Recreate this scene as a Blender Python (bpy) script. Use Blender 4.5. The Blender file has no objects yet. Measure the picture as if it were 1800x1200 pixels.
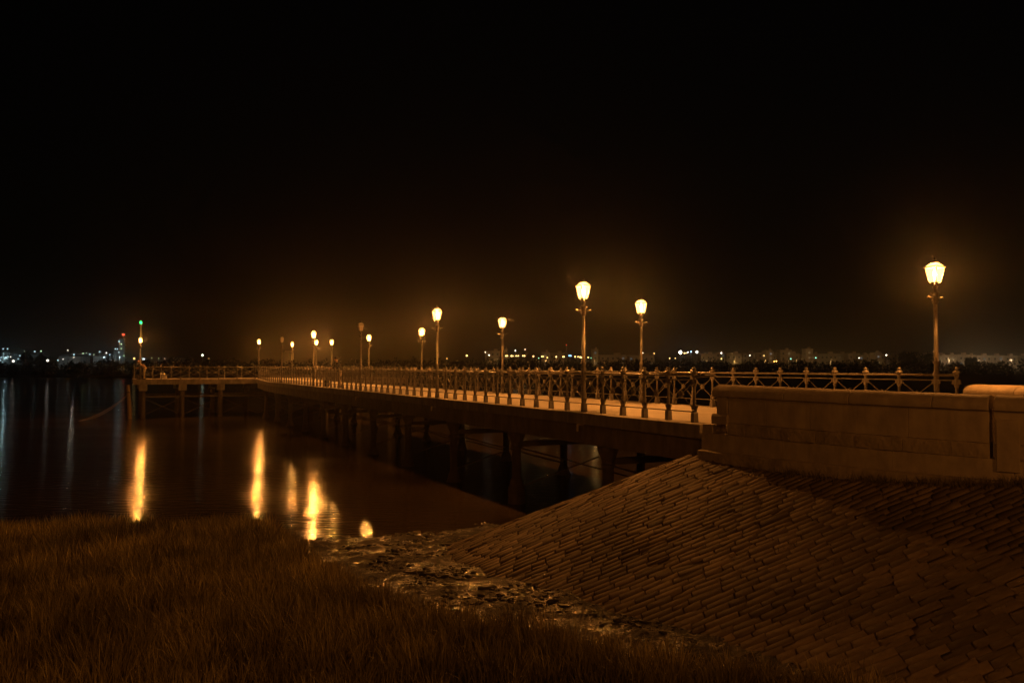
import bpy, bmesh, math, random
import numpy as np
from mathutils import Vector, Matrix, noise as mnoise
random.seed(7); rng = np.random.default_rng(7)
R = math.radians
sc = bpy.context.scene
col = sc.collection

# ------------------------------------------------------------------ camera, sky, exposure
EYE = 4.1
cam_d = bpy.data.cameras.new('camera'); cam = bpy.data.objects.new('camera', cam_d); col.objects.link(cam)
cam.location = (0, 0, EYE); cam.rotation_euler = (R(90) + math.atan(45 / 1450), 0, 0)
cam_d.sensor_width = 36; cam_d.lens = 29.0; cam_d.clip_start = .1; cam_d.clip_end = 4000
sc.camera = cam
w = bpy.data.worlds.new('World'); sc.world = w; w.use_nodes = True
nt = w.node_tree; nt.nodes.clear()
sky = nt.nodes.new('ShaderNodeTexSky'); sky.sky_type = 'NISHITA'; sky.sun_disc = False
sky.sun_elevation = R(1.0); sky.sun_rotation = R(200)
bg = nt.nodes.new('ShaderNodeBackground'); bg.inputs['Strength'].default_value = 0.0005
ow = nt.nodes.new('ShaderNodeOutputWorld')
nt.links.new(sky.outputs[0], bg.inputs[0]); nt.links.new(bg.outputs[0], ow.inputs[0])
vs = sc.view_settings
vs.view_transform = 'Standard'; vs.look = 'None'; vs.exposure = 0; vs.gamma = 1; vs.use_curve_mapping = False
sc.cycles.use_denoising = True
sc.cycles.max_bounces = 6; sc.cycles.volume_bounces = 0; sc.cycles.transparent_max_bounces = 12
sc.cycles.sample_clamp_indirect = 2.0

LAMP_W = 2150.0                         # pier lanterns
STREET_W = 880.0                      # tall promenade lamps behind the camera
SODIUM = (1.0, .33, .052)

# ------------------------------------------------------------------ materials
def mat(name, c, rough=.7, metal=0., scale=6., amt=.25, bump=0., bscale=None, spec=.5, dist=.02):
    m = bpy.data.materials.new(name); m.use_nodes = True
    n = m.node_tree; b = n.nodes['Principled BSDF']
    b.inputs['Roughness'].default_value = rough; b.inputs['Metallic'].default_value = metal
    b.inputs['Specular IOR Level'].default_value = spec
    tc = n.nodes.new('ShaderNodeTexCoord')
    nz = n.nodes.new('ShaderNodeTexNoise'); nz.inputs['Scale'].default_value = scale; nz.inputs['Detail'].default_value = 6
    n.links.new(tc.outputs['Object'], nz.inputs['Vector'])
    mx = n.nodes.new('ShaderNodeMix'); mx.data_type = 'RGBA'
    mx.inputs[6].default_value = (*[v * (1 - amt) for v in c], 1); mx.inputs[7].default_value = (*[min(1, v * (1 + amt)) for v in c], 1)
    n.links.new(nz.outputs[0], mx.inputs[0]); n.links.new(mx.outputs[2], b.inputs['Base Color'])
    if bump:
        bz = n.nodes.new('ShaderNodeTexNoise'); bz.inputs['Scale'].default_value = bscale or scale * 5; bz.inputs['Detail'].default_value = 8
        n.links.new(tc.outputs['Object'], bz.inputs['Vector'])
        bp = n.nodes.new('ShaderNodeBump'); bp.inputs['Strength'].default_value = bump; bp.inputs['Distance'].default_value = dist
        n.links.new(bz.outputs[0], bp.inputs['Height']); n.links.new(bp.outputs[0], b.inputs['Normal'])
    return m

def emit(name, c, s):
    m = bpy.data.materials.new(name); m.use_nodes = True; n = m.node_tree; n.nodes.clear()
    e = n.nodes.new('ShaderNodeEmission'); e.inputs[0].default_value = (*c, 1); e.inputs[1].default_value = s
    o = n.nodes.new('ShaderNodeOutputMaterial'); n.links.new(e.outputs[0], o.inputs[0])
    return m

def glow_glass(name, c, s):            # lit frosted pane: glows and lets the lamp's light out
    m = bpy.data.materials.new(name); m.use_nodes = True; n = m.node_tree; n.nodes.clear()
    e = n.nodes.new('ShaderNodeEmission'); e.inputs[0].default_value = (*c, 1); e.inputs[1].default_value = s
    t = n.nodes.new('ShaderNodeBsdfTransparent'); t.inputs[0].default_value = (.9, .9, .9, 1)
    a = n.nodes.new('ShaderNodeAddShader'); o = n.nodes.new('ShaderNodeOutputMaterial')
    n.links.new(e.outputs[0], a.inputs[0]); n.links.new(t.outputs[0], a.inputs[1]); n.links.new(a.outputs[0], o.inputs[0])
    return m

M = {}
M['deck'] = mat('deck_concrete', (.36, .33, .29), .75, scale=1.3, amt=.22, bump=.25, bscale=40, dist=.004)
M['slab'] = mat('edge_concrete', (.30, .27, .23), .85, scale=2.2, amt=.4, bump=.4, bscale=22, dist=.012)
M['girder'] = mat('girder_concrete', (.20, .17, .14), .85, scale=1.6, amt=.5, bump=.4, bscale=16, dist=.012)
M['iron'] = mat('painted_iron', (.15, .135, .115), .42, scale=9, amt=.4, bump=.3, bscale=60, dist=.003)
M['pile'] = mat('weathered_iron_pile', (.11, .09, .07), .75, scale=4, amt=.5, bump=.5, bscale=20, dist=.01)
M['stone'] = mat('parapet_stone', (.36, .305, .23), .85, scale=3.5, amt=.32, bump=.6, bscale=28, dist=.012)
M['stone2'] = mat('parapet_stone_rough', (.31, .26, .19), .9, scale=5, amt=.4, bump=.9, bscale=12, dist=.03)
def streaks(m, amt):
    n = m.node_tree; b = n.nodes['Principled BSDF']; src = b.inputs['Base Color'].links[0].from_socket
    g = n.nodes.new('ShaderNodeNewGeometry'); mp = n.nodes.new('ShaderNodeMapping'); mp.inputs['Scale'].default_value = (2.6, 2.6, .8)
    z = n.nodes.new('ShaderNodeTexNoise'); z.inputs['Scale'].default_value = 1.4; z.inputs['Detail'].default_value = 7; z.inputs['Roughness'].default_value = .65
    n.links.new(g.outputs['Position'], mp.inputs[0]); n.links.new(mp.outputs[0], z.inputs['Vector'])
    mr = n.nodes.new('ShaderNodeMapRange'); mr.inputs[1].default_value = .35; mr.inputs[2].default_value = .65; mr.inputs[3].default_value = 1 - amt; mr.inputs[4].default_value = 1.1
    n.links.new(z.outputs[0], mr.inputs[0])
    mx = n.nodes.new('ShaderNodeMix'); mx.data_type = 'RGBA'; mx.blend_type = 'MULTIPLY'; mx.inputs[0].default_value = 1
    n.links.new(src, mx.inputs[6]); n.links.new(mr.outputs[0], mx.inputs[7]); n.links.new(mx.outputs[2], b.inputs['Base Color'])
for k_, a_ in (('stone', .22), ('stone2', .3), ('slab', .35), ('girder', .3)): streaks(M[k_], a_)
M['bed'] = mat('joint_earth', (.035, .028, .02), .95, scale=6, amt=.5, bump=.5)
M['rock'] = mat('rubble_rock', (.22, .19, .15), .85, scale=5, amt=.4, bump=.8, bscale=10, dist=.04)
M['weed'] = mat('dark_seaweed', (.022, .018, .012), .6, scale=8, amt=.5, bump=.6)
M['black'] = mat('far_foliage', (.018, .02, .013), .9)
M['bark'] = mat('far_bark', (.05, .04, .03), .9)
M['land'] = mat('far_land', (.03, .028, .02), .95, scale=.05)
M['plaster'] = mat('city_plaster', (.28, .24, .19), .9, scale=.05, amt=.3)
M['plaster2'] = mat('city_brick', (.30, .22, .16), .9, scale=.05, amt=.3)
M['tank'] = mat('factory_metal', (.35, .36, .36), .6, scale=.1, amt=.3)
M['roofm'] = mat('lamp_roof_metal', (.08, .07, .06), .45, scale=9)
M['pane'] = glow_glass('lit_lantern_glass', (1, .50, .10), 1.7)
M['bulb'] = emit('lamp_bulb', (1, .66, .30), 90)
M['pane_off'] = mat('unlit_frosted_glass', (.52, .48, .42), .35, scale=4, amt=.1)
M['rope'] = mat('rope', (.2, .16, .11), .9, scale=30)
M['timber'] = mat('fender_timber', (.30, .22, .14), .85, scale=8, amt=.4, bump=.5)
M['skin'] = mat('skin', (.45, .28, .2), .6, amt=.05)
M['dark_cloth'] = mat('dark_cloth', (.03, .028, .03), .9, scale=20)
M['pale_cloth'] = mat('pale_cloth', (.40, .34, .27), .9, scale=20)
M['pink_cloth'] = mat('pink_cloth', (.42, .25, .2), .9, scale=20)
M['hair'] = mat('hair', (.03, .02, .015), .7, scale=40)
M['white_plastic'] = mat('white_plastic', (.7, .66, .58), .45, scale=6, amt=.08)
M['steel'] = mat('galvanised_steel', (.2, .2, .2), .5, .3)

def stone_mat():
    m = mat('sett_stone', (.118, .092, .066), .8, scale=14, amt=.35, bump=.7, bscale=45, dist=.01)
    n = m.node_tree; b = n.nodes['Principled BSDF']
    src = b.inputs['Base Color'].links[0].from_socket
    at = n.nodes.new('ShaderNodeAttribute'); at.attribute_name = 'tone'
    mx = n.nodes.new('ShaderNodeMix'); mx.data_type = 'RGBA'; mx.blend_type = 'MULTIPLY'; mx.inputs[0].default_value = 1
    n.links.new(src, mx.inputs[6]); n.links.new(at.outputs['Color'], mx.inputs[7]); n.links.new(mx.outputs[2], b.inputs['Base Color'])
    return m
M['sett'] = stone_mat()

def water_mat():
    m = bpy.data.materials.new('estuary_water'); m.use_nodes = True; n = m.node_tree; b = n.nodes['Principled BSDF']
    b.inputs['Base Color'].default_value = (.060, .043, .026, 1)
    b.inputs['IOR'].default_value = 1.33; b.inputs['Roughness'].default_value = .17
    tc = n.nodes.new('ShaderNodeTexCoord')
    mp = n.nodes.new('ShaderNodeMapping'); mp.inputs['Scale'].default_value = (.45, 1.5, 1)
    z = n.nodes.new('ShaderNodeTexNoise'); z.inputs['Scale'].default_value = 3.2; z.inputs['Detail'].default_value = 3
    n.links.new(tc.outputs['Object'], mp.inputs[0]); n.links.new(mp.outputs[0], z.inputs['Vector'])
    bp = n.nodes.new('ShaderNodeBump'); bp.inputs['Strength'].default_value = .7; bp.inputs['Distance'].default_value = .03
    n.links.new(z.outputs[0], bp.inputs['Height']); n.links.new(bp.outputs[0], b.inputs['Normal'])
    # patches of smooth and ruffled surface
    z2 = n.nodes.new('ShaderNodeTexNoise'); z2.inputs['Scale'].default_value = .16; z2.inputs['Detail'].default_value = 3
    mp2 = n.nodes.new('ShaderNodeMapping'); mp2.inputs['Scale'].default_value = (.35, 1.6, 1)
    n.links.new(tc.outputs['Object'], mp2.inputs[0]); n.links.new(mp2.outputs[0], z2.inputs['Vector'])
    mr = n.nodes.new('ShaderNodeMapRange'); mr.inputs[1].default_value = .3; mr.inputs[2].default_value = .7
    mr.inputs[3].default_value = .09; mr.inputs[4].default_value = .15
    n.links.new(z2.outputs[0], mr.inputs[0]); n.links.new(mr.outputs[0], b.inputs['Roughness'])
    return m
M['water'] = water_mat()

def mud_mat():
    m = bpy.data.materials.new('wet_mud'); m.use_nodes = True; n = m.node_tree; b = n.nodes['Principled BSDF']
    tc = n.nodes.new('ShaderNodeTexCoord')
    a = n.nodes.new('ShaderNodeTexNoise'); a.inputs['Scale'].default_value = 1.7; a.inputs['Detail'].default_value = 8; a.inputs['Roughness'].default_value = .7
    c = n.nodes.new('ShaderNodeTexNoise'); c.inputs['Scale'].default_value = 30; c.inputs['Detail'].default_value = 6
    for q in (a, c): n.links.new(tc.outputs['Object'], q.inputs['Vector'])
    cr = n.nodes.new('ShaderNodeValToRGB')
    cr.color_ramp.elements[0].position = .42; cr.color_ramp.elements[0].color = (.012, .009, .006, 1)
    cr.color_ramp.elements[1].position = .58; cr.color_ramp.elements[1].color = (.034, .025, .016, 1)
    n.links.new(a.outputs[0], cr.inputs[0]); n.links.new(cr.outputs[0], b.inputs['Base Color'])
    mr = n.nodes.new('ShaderNodeMapRange'); mr.inputs[1].default_value = .48; mr.inputs[2].default_value = .56
    mr.inputs[3].default_value = .75; mr.inputs[4].default_value = .17
    n.links.new(a.outputs[0], mr.inputs[0]); n.links.new(mr.outputs[0], b.inputs['Roughness'])
    ms = n.nodes.new('ShaderNodeMapRange'); ms.inputs[1].default_value = .5; ms.inputs[2].default_value = .62
    ms.inputs[3].default_value = .8; ms.inputs[4].default_value = .22
    n.links.new(a.outputs[0], ms.inputs[0])
    bp = n.nodes.new('ShaderNodeBump'); bp.inputs['Distance'].default_value = .06
    n.links.new(ms.outputs[0], bp.inputs['Strength'])
    n.links.new(c.outputs[0], bp.inputs['Height']); n.links.new(bp.outputs[0], b.inputs['Normal'])
    return m
M['mud'] = mud_mat()

def grass_mat():
    m = mat('marsh_grass', (.20, .175, .075), .6, scale=.45, amt=.55)
    n = m.node_tree; b = n.nodes['Principled BSDF']
    at = n.nodes.new('ShaderNodeAttribute'); at.attribute_name = 'tone'
    mx = n.nodes.new('ShaderNodeMix'); mx.data_type = 'RGBA'; mx.blend_type = 'MULTIPLY'; mx.inputs[0].default_value = 1
    src = b.inputs['Base Color'].links[0].from_socket
    n.links.new(src, mx.inputs[6]); n.links.new(at.outputs['Color'], mx.inputs[7]); n.links.new(mx.outputs[2], b.inputs['Base Color'])
    return m
M['grass'] = grass_mat()

# ------------------------------------------------------------------ mesh helpers
class MB:
    def __init__(s): s.v = []; s.f = []
    def add(s, vs_, fs):
        o = len(s.v); s.v += [tuple(p) for p in vs_]; s.f += [tuple(i + o for i in f) for f in fs]; return s
    def box(s, c, d, rz=0.):
        cx, cy, cz = c; hx, hy, hz = d[0] / 2, d[1] / 2, d[2] / 2; cs, sn = math.cos(rz), math.sin(rz)
        p = []
        for z in (-hz, hz):
            for x, y in ((-hx, -hy), (hx, -hy), (hx, hy), (-hx, hy)): p.append((cx + x * cs - y * sn, cy + x * sn + y * cs, cz + z))
        return s.add(p, [(3, 2, 1, 0), (4, 5, 6, 7), (0, 1, 5, 4), (1, 2, 6, 5), (2, 3, 7, 6), (3, 0, 4, 7)])
    def frustum(s, c, z0, z1, a0, b0, a1, b1):
        cx, cy = c; p = []
        for z, a, b in ((z0, a0 / 2, b0 / 2), (z1, a1 / 2, b1 / 2)):
            for x, y in ((-a, -b), (a, -b), (a, b), (-a, b)): p.append((cx + x, cy + y, z))
        return s.add(p, [(3, 2, 1, 0), (4, 5, 6, 7), (0, 1, 5, 4), (1, 2, 6, 5), (2, 3, 7, 6), (3, 0, 4, 7)])
    def tube(s, pts, r, n=8):
        pts = [Vector(p) for p in pts]; rs = r if isinstance(r, (list, tuple)) else [r] * len(pts)
        vs_ = []; k = len(pts)
        t0 = (pts[1] - pts[0]).normalized(); up = Vector((0, 0, 1)) if abs(t0.z) < .9 else Vector((1, 0, 0))
        for i, p in enumerate(pts):
            t = (pts[min(i + 1, k - 1)] - pts[max(i - 1, 0)]).normalized()
            a = t.cross(up)
            if a.length < 1e-4: a = t.cross(Vector((0, 1, 0)))
            a.normalize(); b = t.cross(a)
            for j in range(n):
                g = 2 * math.pi * (j + .5) / n; vs_.append(p + a * math.cos(g) * rs[i] + b * math.sin(g) * rs[i])
        fs = []
        for i in range(k - 1):
            for j in range(n): fs.append((i * n + j, (i + 1) * n + j, (i + 1) * n + (j + 1) % n, i * n + (j + 1) % n))
        fs.append(tuple(range(n))); fs.append(tuple((k - 1) * n + j for j in reversed(range(n))))
        return s.add(vs_, fs)
    def lathe(s, prof, n=12, c=(0, 0), rot=0.):
        vs_ = []; k = len(prof)
        for r, z in prof:
            for j in range(n):
                g = 2 * math.pi * j / n + rot; vs_.append((c[0] + r * math.cos(g), c[1] + r * math.sin(g), z))
        fs = []
        for i in range(k - 1):
            for j in range(n): fs.append((i * n + j, i * n + (j + 1) % n, (i + 1) * n + (j + 1) % n, (i + 1) * n + j))
        fs.append(tuple(reversed(range(n)))); fs.append(tuple((k - 1) * n + j for j in range(n)))
        return s.add(vs_, fs)
    def mesh(s, name, m, smooth=False):
        me = bpy.data.meshes.new(name); me.from_pydata(s.v, [], s.f); me.materials.append(m)
        bm = bmesh.new(); bm.from_mesh(me); bmesh.ops.recalc_face_normals(bm, faces=bm.faces[:]); bm.to_mesh(me); bm.free()
        if smooth: me.polygons.foreach_set('use_smooth', [True] * len(me.polygons))
        return me
    def obj(s, name, m, parent=None, smooth=False): return link(name, s.mesh(name, m, smooth), parent)

def link(name, me, parent=None, loc=None, rz=0.):
    o = bpy.data.objects.new(name, me); col.objects.link(o)
    if parent: o.parent = parent
    if loc: o.location = loc
    if rz: o.rotation_euler.z = rz
    return o
def tag(o, label, cat, group=None):
    o['label'] = label; o['category'] = cat
    if group: o['group'] = group
    return o
def thing(name, label, cat, loc=(0, 0, 0), rz=0., group=None):
    o = bpy.data.objects.new(name, None); col.objects.link(o); o.location = loc; o.rotation_euler.z = rz
    return tag(o, label, cat, group)
def structure(o): o['kind'] = 'structure'; return o
def stuff(o): o['kind'] = 'stuff'; return o
def smooth_by_angle(o, ang=40):
    me = o.data; me.polygons.foreach_set('use_smooth', [True] * len(me.polygons)); me.set_sharp_from_angle(angle=R(ang)); return o
def fast_mesh(name, verts, faces4, m, tone=None, tris=None):
    """numpy mesh; faces4 (n,4) quads, tris (k,3); tone per-vertex grey."""
    me = bpy.data.meshes.new(name); n4 = 0 if faces4 is None else len(faces4); n3 = 0 if tris is None else len(tris)
    me.vertices.add(len(verts)); me.vertices.foreach_set('co', np.asarray(verts, np.float32).ravel())
    loops = np.concatenate([x.ravel() for x in (faces4, tris) if x is not None]).astype(np.int32)
    me.loops.add(len(loops)); me.loops.foreach_set('vertex_index', loops)
    starts = np.concatenate([np.arange(n4) * 4, n4 * 4 + np.arange(n3) * 3]).astype(np.int32)
    me.polygons.add(n4 + n3); me.polygons.foreach_set('loop_start', starts)
    me.update(calc_edges=True); me.materials.append(m)
    if tone is not None:
        at = me.color_attributes.new('tone', 'FLOAT_COLOR', 'POINT')
        c = np.ones((len(verts), 4), np.float32); c[:, :3] = np.asarray(tone, np.float32).reshape(len(verts), -1)
        at.data.foreach_set('color', c.ravel())
    return me

# ------------------------------------------------------------------ layout of the pier
P0 = Vector((3.81, 17.26)); ANG = R(25.6)
D = Vector((-math.sin(ANG), math.cos(ANG))); E = Vector((math.cos(ANG), math.sin(ANG)))
RZ = math.atan2(D.y, D.x)              # local +x runs out along the pier, local -y across it
DECK = 2.95; T_HEAD = 58.4; RISE = .16; PW = 4.6; BAY = .9
def zd(t): u = min(1, max(0, (t - 52) / 6.2)); return DECK + RISE * u * u * (3 - 2 * u)
def world(t, p, z=0.): q = P0 + D * t + E * p; return Vector((q.x, q.y, z))
def px(x, y, Y): return Vector(((x - 900) / 1450 * Y, Y, EYE + (645 - y) / 1450 * Y))   # helper: a far thing at its real distance

# ------------------------------------------------------------------ ground: shore, river bed, far land, water
toe_c = Vector((3.85, 16.8)); toe_w = Vector((.634, -.773)); toe_n = Vector((-.773, -.634))
def slope_dist(x, y):
    q = Vector((x, y)) - toe_c; a = q.dot(toe_w)
    if a >= 0: return q.dot(toe_n), 0.
    d = q.length; th = math.atan2(-a, q.dot(toe_n)); return d, th
def slope_z(x, y):
    d, th = slope_dist(x, y); u = min(1, max(0, th / R(60)))
    k = .50 - .085 * u * u * (3 - 2 * u)
    return 2.42 - k * max(d, 0)
def shore_y(x):
    if x < -4.3: return 19.7 + .25 * math.sin(x * .9) + .15 * math.sin(x * 2.3)
    return 19.5 + .557 * (x + 4.3)
def fbm(x, y, s, o=4): return mnoise.fractal(Vector((x * s, y * s, 3.1)), 1.0, 2.0, o)
GB = [(-6.0, 20.2), (-5.1, 19.4), (-4.6, 18.3), (-4.1, 16.7), (-3.6, 15.6), (-2.4, 13.9), (-2.0, 12.6), (-.8, 11.7), (.8, 10.9), (2.2, 10.0), (3.8, 9.1), (5.6, 7.2), (8., 4.)]
def grass_bound(y):                    # x of the grass edge at depth y
    for (x0, y0), (x1, y1) in zip(GB, GB[1:]):
        if y1 <= y <= y0: return x0 + (x1 - x0) * (y0 - y) / (y0 - y1)
    return -6.2 if y > GB[0][1] else 9.
def ground_z(x, y):
    s = (shore_y(x) - y) * .87
    z = .052 * s if s > 0 else .09 * s
    z = min(z, .34); z = max(z, -1.2)
    gb = grass_bound(y); g = min(1, max(0, (gb - x) / .9)) if s > -.2 else 0
    z += .22 * g * min(1, max(0, s / 1.2 + .15))
    if s > -1: z += .05 * fbm(x, y, .9) + .025 * fbm(x, y, 3.2)
    if y < 8: u = min(1, (8 - y) / 6.5); z += 1.95 * u * u * (3 - 2 * u)
    return z
X0, X1, Y0, Y1, ST = -26., 16., -16., 30., .17
nx, ny = int((X1 - X0) / ST) + 1, int((Y1 - Y0) / ST) + 1
CX0, CX1, CY0, CY1 = -6., 5., 9.5, 22.5
gv = np.zeros((ny, nx, 3), np.float32)
for j in range(ny):
    y = Y0 + j * ST
    for i in range(nx):
        x = X0 + i * ST; gv[j, i] = (x, y, ground_z(x, y) - (.12 if CX0 + .2 < x < CX1 - .2 and CY0 + .2 < y < CY1 - .2 else 0))
idx = np.arange(nx * ny).reshape(ny, nx)
q4 = np.stack([idx[:-1, :-1], idx[:-1, 1:], idx[1:, 1:], idx[1:, :-1]], -1).reshape(-1, 4)
me = fast_mesh('mudflat', gv.reshape(-1, 3), q4, M['mud']); me.polygons.foreach_set('use_smooth', [True] * len(me.polygons))
structure(link('mudflat', me))
# finely broken wet mud along the water edge
cs = .04; cnx, cny = int((CX1 - CX0) / cs) + 1, int((CY1 - CY0) / cs) + 1; cv = np.zeros((cny, cnx, 3), np.float32)
for j in range(cny):
    y = CY0 + j * cs
    for i in range(cnx):
        x = CX0 + i * cs; z = ground_z(x, y); m_ = min(1, max(0, (fbm(x, y, .8, 3) - .02) * 5)); ed = min(1, (x - CX0) / .6, (CX1 - x) / .6, (y - CY0) / .6, (CY1 - y) / .6)
        if z > -.15: z += ed * (m_ * (.05 * abs(fbm(x, y, 5.5, 3)) + .022 * fbm(x, y, 14., 2)) + .005 * fbm(x, y, 9., 2))
        cv[j, i] = (x, y, z - .10 * (1 - max(0, ed)))
idx = np.arange(cnx * cny).reshape(cny, cnx)
q4 = np.stack([idx[:-1, :-1], idx[:-1, 1:], idx[1:, 1:], idx[1:, :-1]], -1).reshape(-1, 4)
me = fast_mesh('mud_crust', cv.reshape(-1, 3), q4, M['mud']); me.polygons.foreach_set('use_smooth', [True] * len(me.polygons))
structure(link('mud_crust', me))
def sheet(name, x0, x1, y0, y1, z, m):
    o = MB().add([(x0, y0, z), (x1, y0, z), (x1, y1, z), (x0, y1, z)], [(0, 1, 2, 3)]).obj(name, m); return structure(o)
sheet('riverbed', -1200, 1200, -60, 1500, -2.0, M['bed'])
# far bank: gently rising marsh on the other side
fv = []; ff = []
ys = [318, 324, 345, 420, 900, 1500]; zs = [-1.0, .5, 1.2, 1.6, 2.0, 2.0]
xs = np.linspace(-1200, 1200, 121)
for y, z in zip(ys, zs):
    for x in xs: fv.append((x, y + (6 * math.sin(x * .021) + 4 * math.sin(x * .057) if y < 400 else 0), z))
n_ = len(xs)
for j in range(len(ys) - 1):
    for i in range(n_ - 1): ff.append((j * n_ + i, j * n_ + i + 1, (j + 1) * n_ + i + 1, (j + 1) * n_ + i))
structure(MB().add(fv, ff).obj('far_bank', M['land']))
mv_ = []; mf_ = []; xs = np.linspace(6, 420, 90)
for y, z in ((66, -.6), (71, .25), (110, .5), (322, .6)):
    for x in xs: mv_.append((x, y + max(0, (34 - x)) * 1.1 * (y < 200) + (3 * math.sin(x * .11) + 2 * math.sin(x * .31) if y < 200 else 0), z + .12 * math.sin(x * .7 + y)))
for j in range(3):
    for i in range(89): mf_.append((j * 90 + i, j * 90 + i + 1, (j + 1) * 90 + i + 1, (j + 1) * 90 + i))
structure(MB().add(mv_, mf_).obj('salt_marsh', M['land']))
sheet('water', -1200, 1200, -30, 340, 0.0, M['water'])

# ------------------------------------------------------------------ pier
pier = thing('pier', 'long narrow concrete pier walkway on paired iron piles running out over the water', 'pier', world(0, 0, 0), RZ)
def strip(t0, t1, p0, p1, zt, zb, step=1.3):    # prism along the pier following its deck level
    mb = MB(); n = max(1, int(math.ceil((t1 - t0) / step))); vs_ = []
    for i in range(n + 1):
        t = t0 + (t1 - t0) * i / n; z = zd(t)
        vs_ += [(t, -p0, z + zb), (t, -p1, z + zb), (t, -p1, z + zt), (t, -p0, z + zt)]
    fs = []
    for i in range(n):
        for j in range(4): fs.append((i * 4 + j, (i + 1) * 4 + j, (i + 1) * 4 + (j + 1) % 4, i * 4 + (j + 1) % 4))
    fs += [(0, 1, 2, 3), tuple(n * 4 + j for j in (3, 2, 1, 0))]
    return mb.add(vs_, fs)
strip(-.55, T_HEAD - .02, .16, PW - .16, -.004, -.22).obj('deck', M['deck'], pier)
SEG = 5.4; t = -.50; k = 0
while t < T_HEAD - .2:
    t1 = min(t + SEG, T_HEAD - .02)
    for a, b in ((-.27, .157), (PW - .157, PW + .27)):
        o = strip(t + .012, t1 - .012, a, b, .012 * ((k * 7) % 3 - 1) * .3, -.30).obj('edge_slab', M['slab'], pier)
        bv = o.modifiers.new('bevel', 'BEVEL'); bv.width = .018; bv.segments = 2; bv.limit_method = 'ANGLE'
    t = t1; k += 1
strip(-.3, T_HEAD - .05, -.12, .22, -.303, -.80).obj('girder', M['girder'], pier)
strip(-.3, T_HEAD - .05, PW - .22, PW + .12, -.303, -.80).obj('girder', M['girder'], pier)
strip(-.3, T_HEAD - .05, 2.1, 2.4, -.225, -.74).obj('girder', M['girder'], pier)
def pile_mesh(r, ztop, zbot):
    return MB().lathe([(r * 1.02, zbot), (r, zbot + .4), (r * .94, ztop)], 14)
colm = pile_mesh(.145, 2.0, -1.2).mesh('column', M['pile'], True)
capm = MB().lathe([(.145, 1.62), (.175, 1.64), (.175, 1.70), (.145, 1.72), (.15, 1.80), (.20, 1.90), (.24, 2.0), (.26, 2.06), (.26, 2.145)], 14).mesh('capital', M['pile'])
basem = MB().lathe([(.27, -.6), (.27, .30), (.22, .40), (.20, .52), (.165, .60)], 14).mesh('base_collar', M['pile'])
spoutm = MB().tube([(0, .1, 0), (0, -.13, .0)], .03, 10).tube([(0, .1, .02), (0, .1, -.16)], .032, 10).mesh('drain_spout', M['stone'])
t = 3.45; k = 0
while t < T_HEAD - .8:
    dz = zd(t) - DECK
    for p in (.05, PW - .05):
        c = link('column', colm, pier, (t, -p, dz)); link('capital', capm, c); link('base_collar', basem, c, (0, 0, .15 if t < 9 else -.25))
    b = MB(); b.box((t, -PW / 2, 1.78 + dz), (.16, PW - .2, .16)); b.obj('cross_beam', M['pile'], pier)
    for s in (0, 1):
        za, zb_ = (1.68, .45) if s else (.45, 1.68)
        MB().tube([(t + .04 - .08 * s, -.1, za + dz), (t + .04 - .08 * s, -PW + .1, zb_ + dz)], .022, 6).obj('brace_rod', M['pile'], pier)
    t += 5.15; k += 1
for tt in (4.35, 15.15, 25.95): link('drain_spout', spoutm, pier, (tt, .20, DECK - .32))

# ------------------------------------------------------------------ landing head at the end of the pier
HD = DECK + RISE
head = thing('landing_stage', 'broad concrete landing stage on square-capped piles closing the pier', 'landing stage', world(0, 0, 0), RZ)
TL, TR_, TB = 9.7, -13.2, 65.6        # local y of the two ends and x of the back edge
MB().box(((T_HEAD + TB) / 2, (TL + TR_) / 2, HD - .21), (TB - T_HEAD - .5, TL - TR_ - .5, .41)).obj('deck', M['deck'], head)
for (x0, x1, y0, y1) in ((T_HEAD, T_HEAD + .249, TR_, TL), (TB - .249, TB, TR_, TL), (T_HEAD + .251, TB - .251, TL - .249, TL), (T_HEAD + .251, TB - .251, TR_, TR_ + .249)):
    MB().box(((x0 + x1) / 2, (y0 + y1) / 2, HD - .20), (x1 - x0, y1 - y0, .42)).obj('edge_slab', M['slab'], head)
y = TL - .75; pm = pile_mesh(.2, HD - .9, -1.5).mesh('column', M['pile'], True)
pcap = MB().box((0, 0, HD - .665), (.62, .62, .5)).mesh('pile_cap', M['slab'])
while y > TR_:
    for x in (T_HEAD + .45, TB - .45):
        if not (-PW - .2 < y < .2 and x < T_HEAD + 1):
            c = link('column', pm, head, (x, y, 0)); link('pile_cap', pcap, c)
    MB().box(((T_HEAD + TB) / 2, y, HD - .62), (TB - T_HEAD - 1.6, .28, .38)).obj('cross_beam', M['girder'], head)
    y -= 2.95
for x in (T_HEAD + .45, TB - .45):
    MB().box((x, (TL + TR_) / 2, 1.72), (.12, TL - TR_ - 1.4, .14)).obj('waling_beam', M['pile'], head)
y = TL - .75
while y - 2.95 > TR_:
    for a, b in ((1.6, .2), (.2, 1.6)):
        MB().tube([(T_HEAD + .45 + (.03 if a > b else -.03), y, a), (T_HEAD + .45 + (.03 if a > b else -.03), y - 2.95, b)], .025, 6).obj('brace_rod', M['pile'], head)
    y -= 2.95

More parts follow.
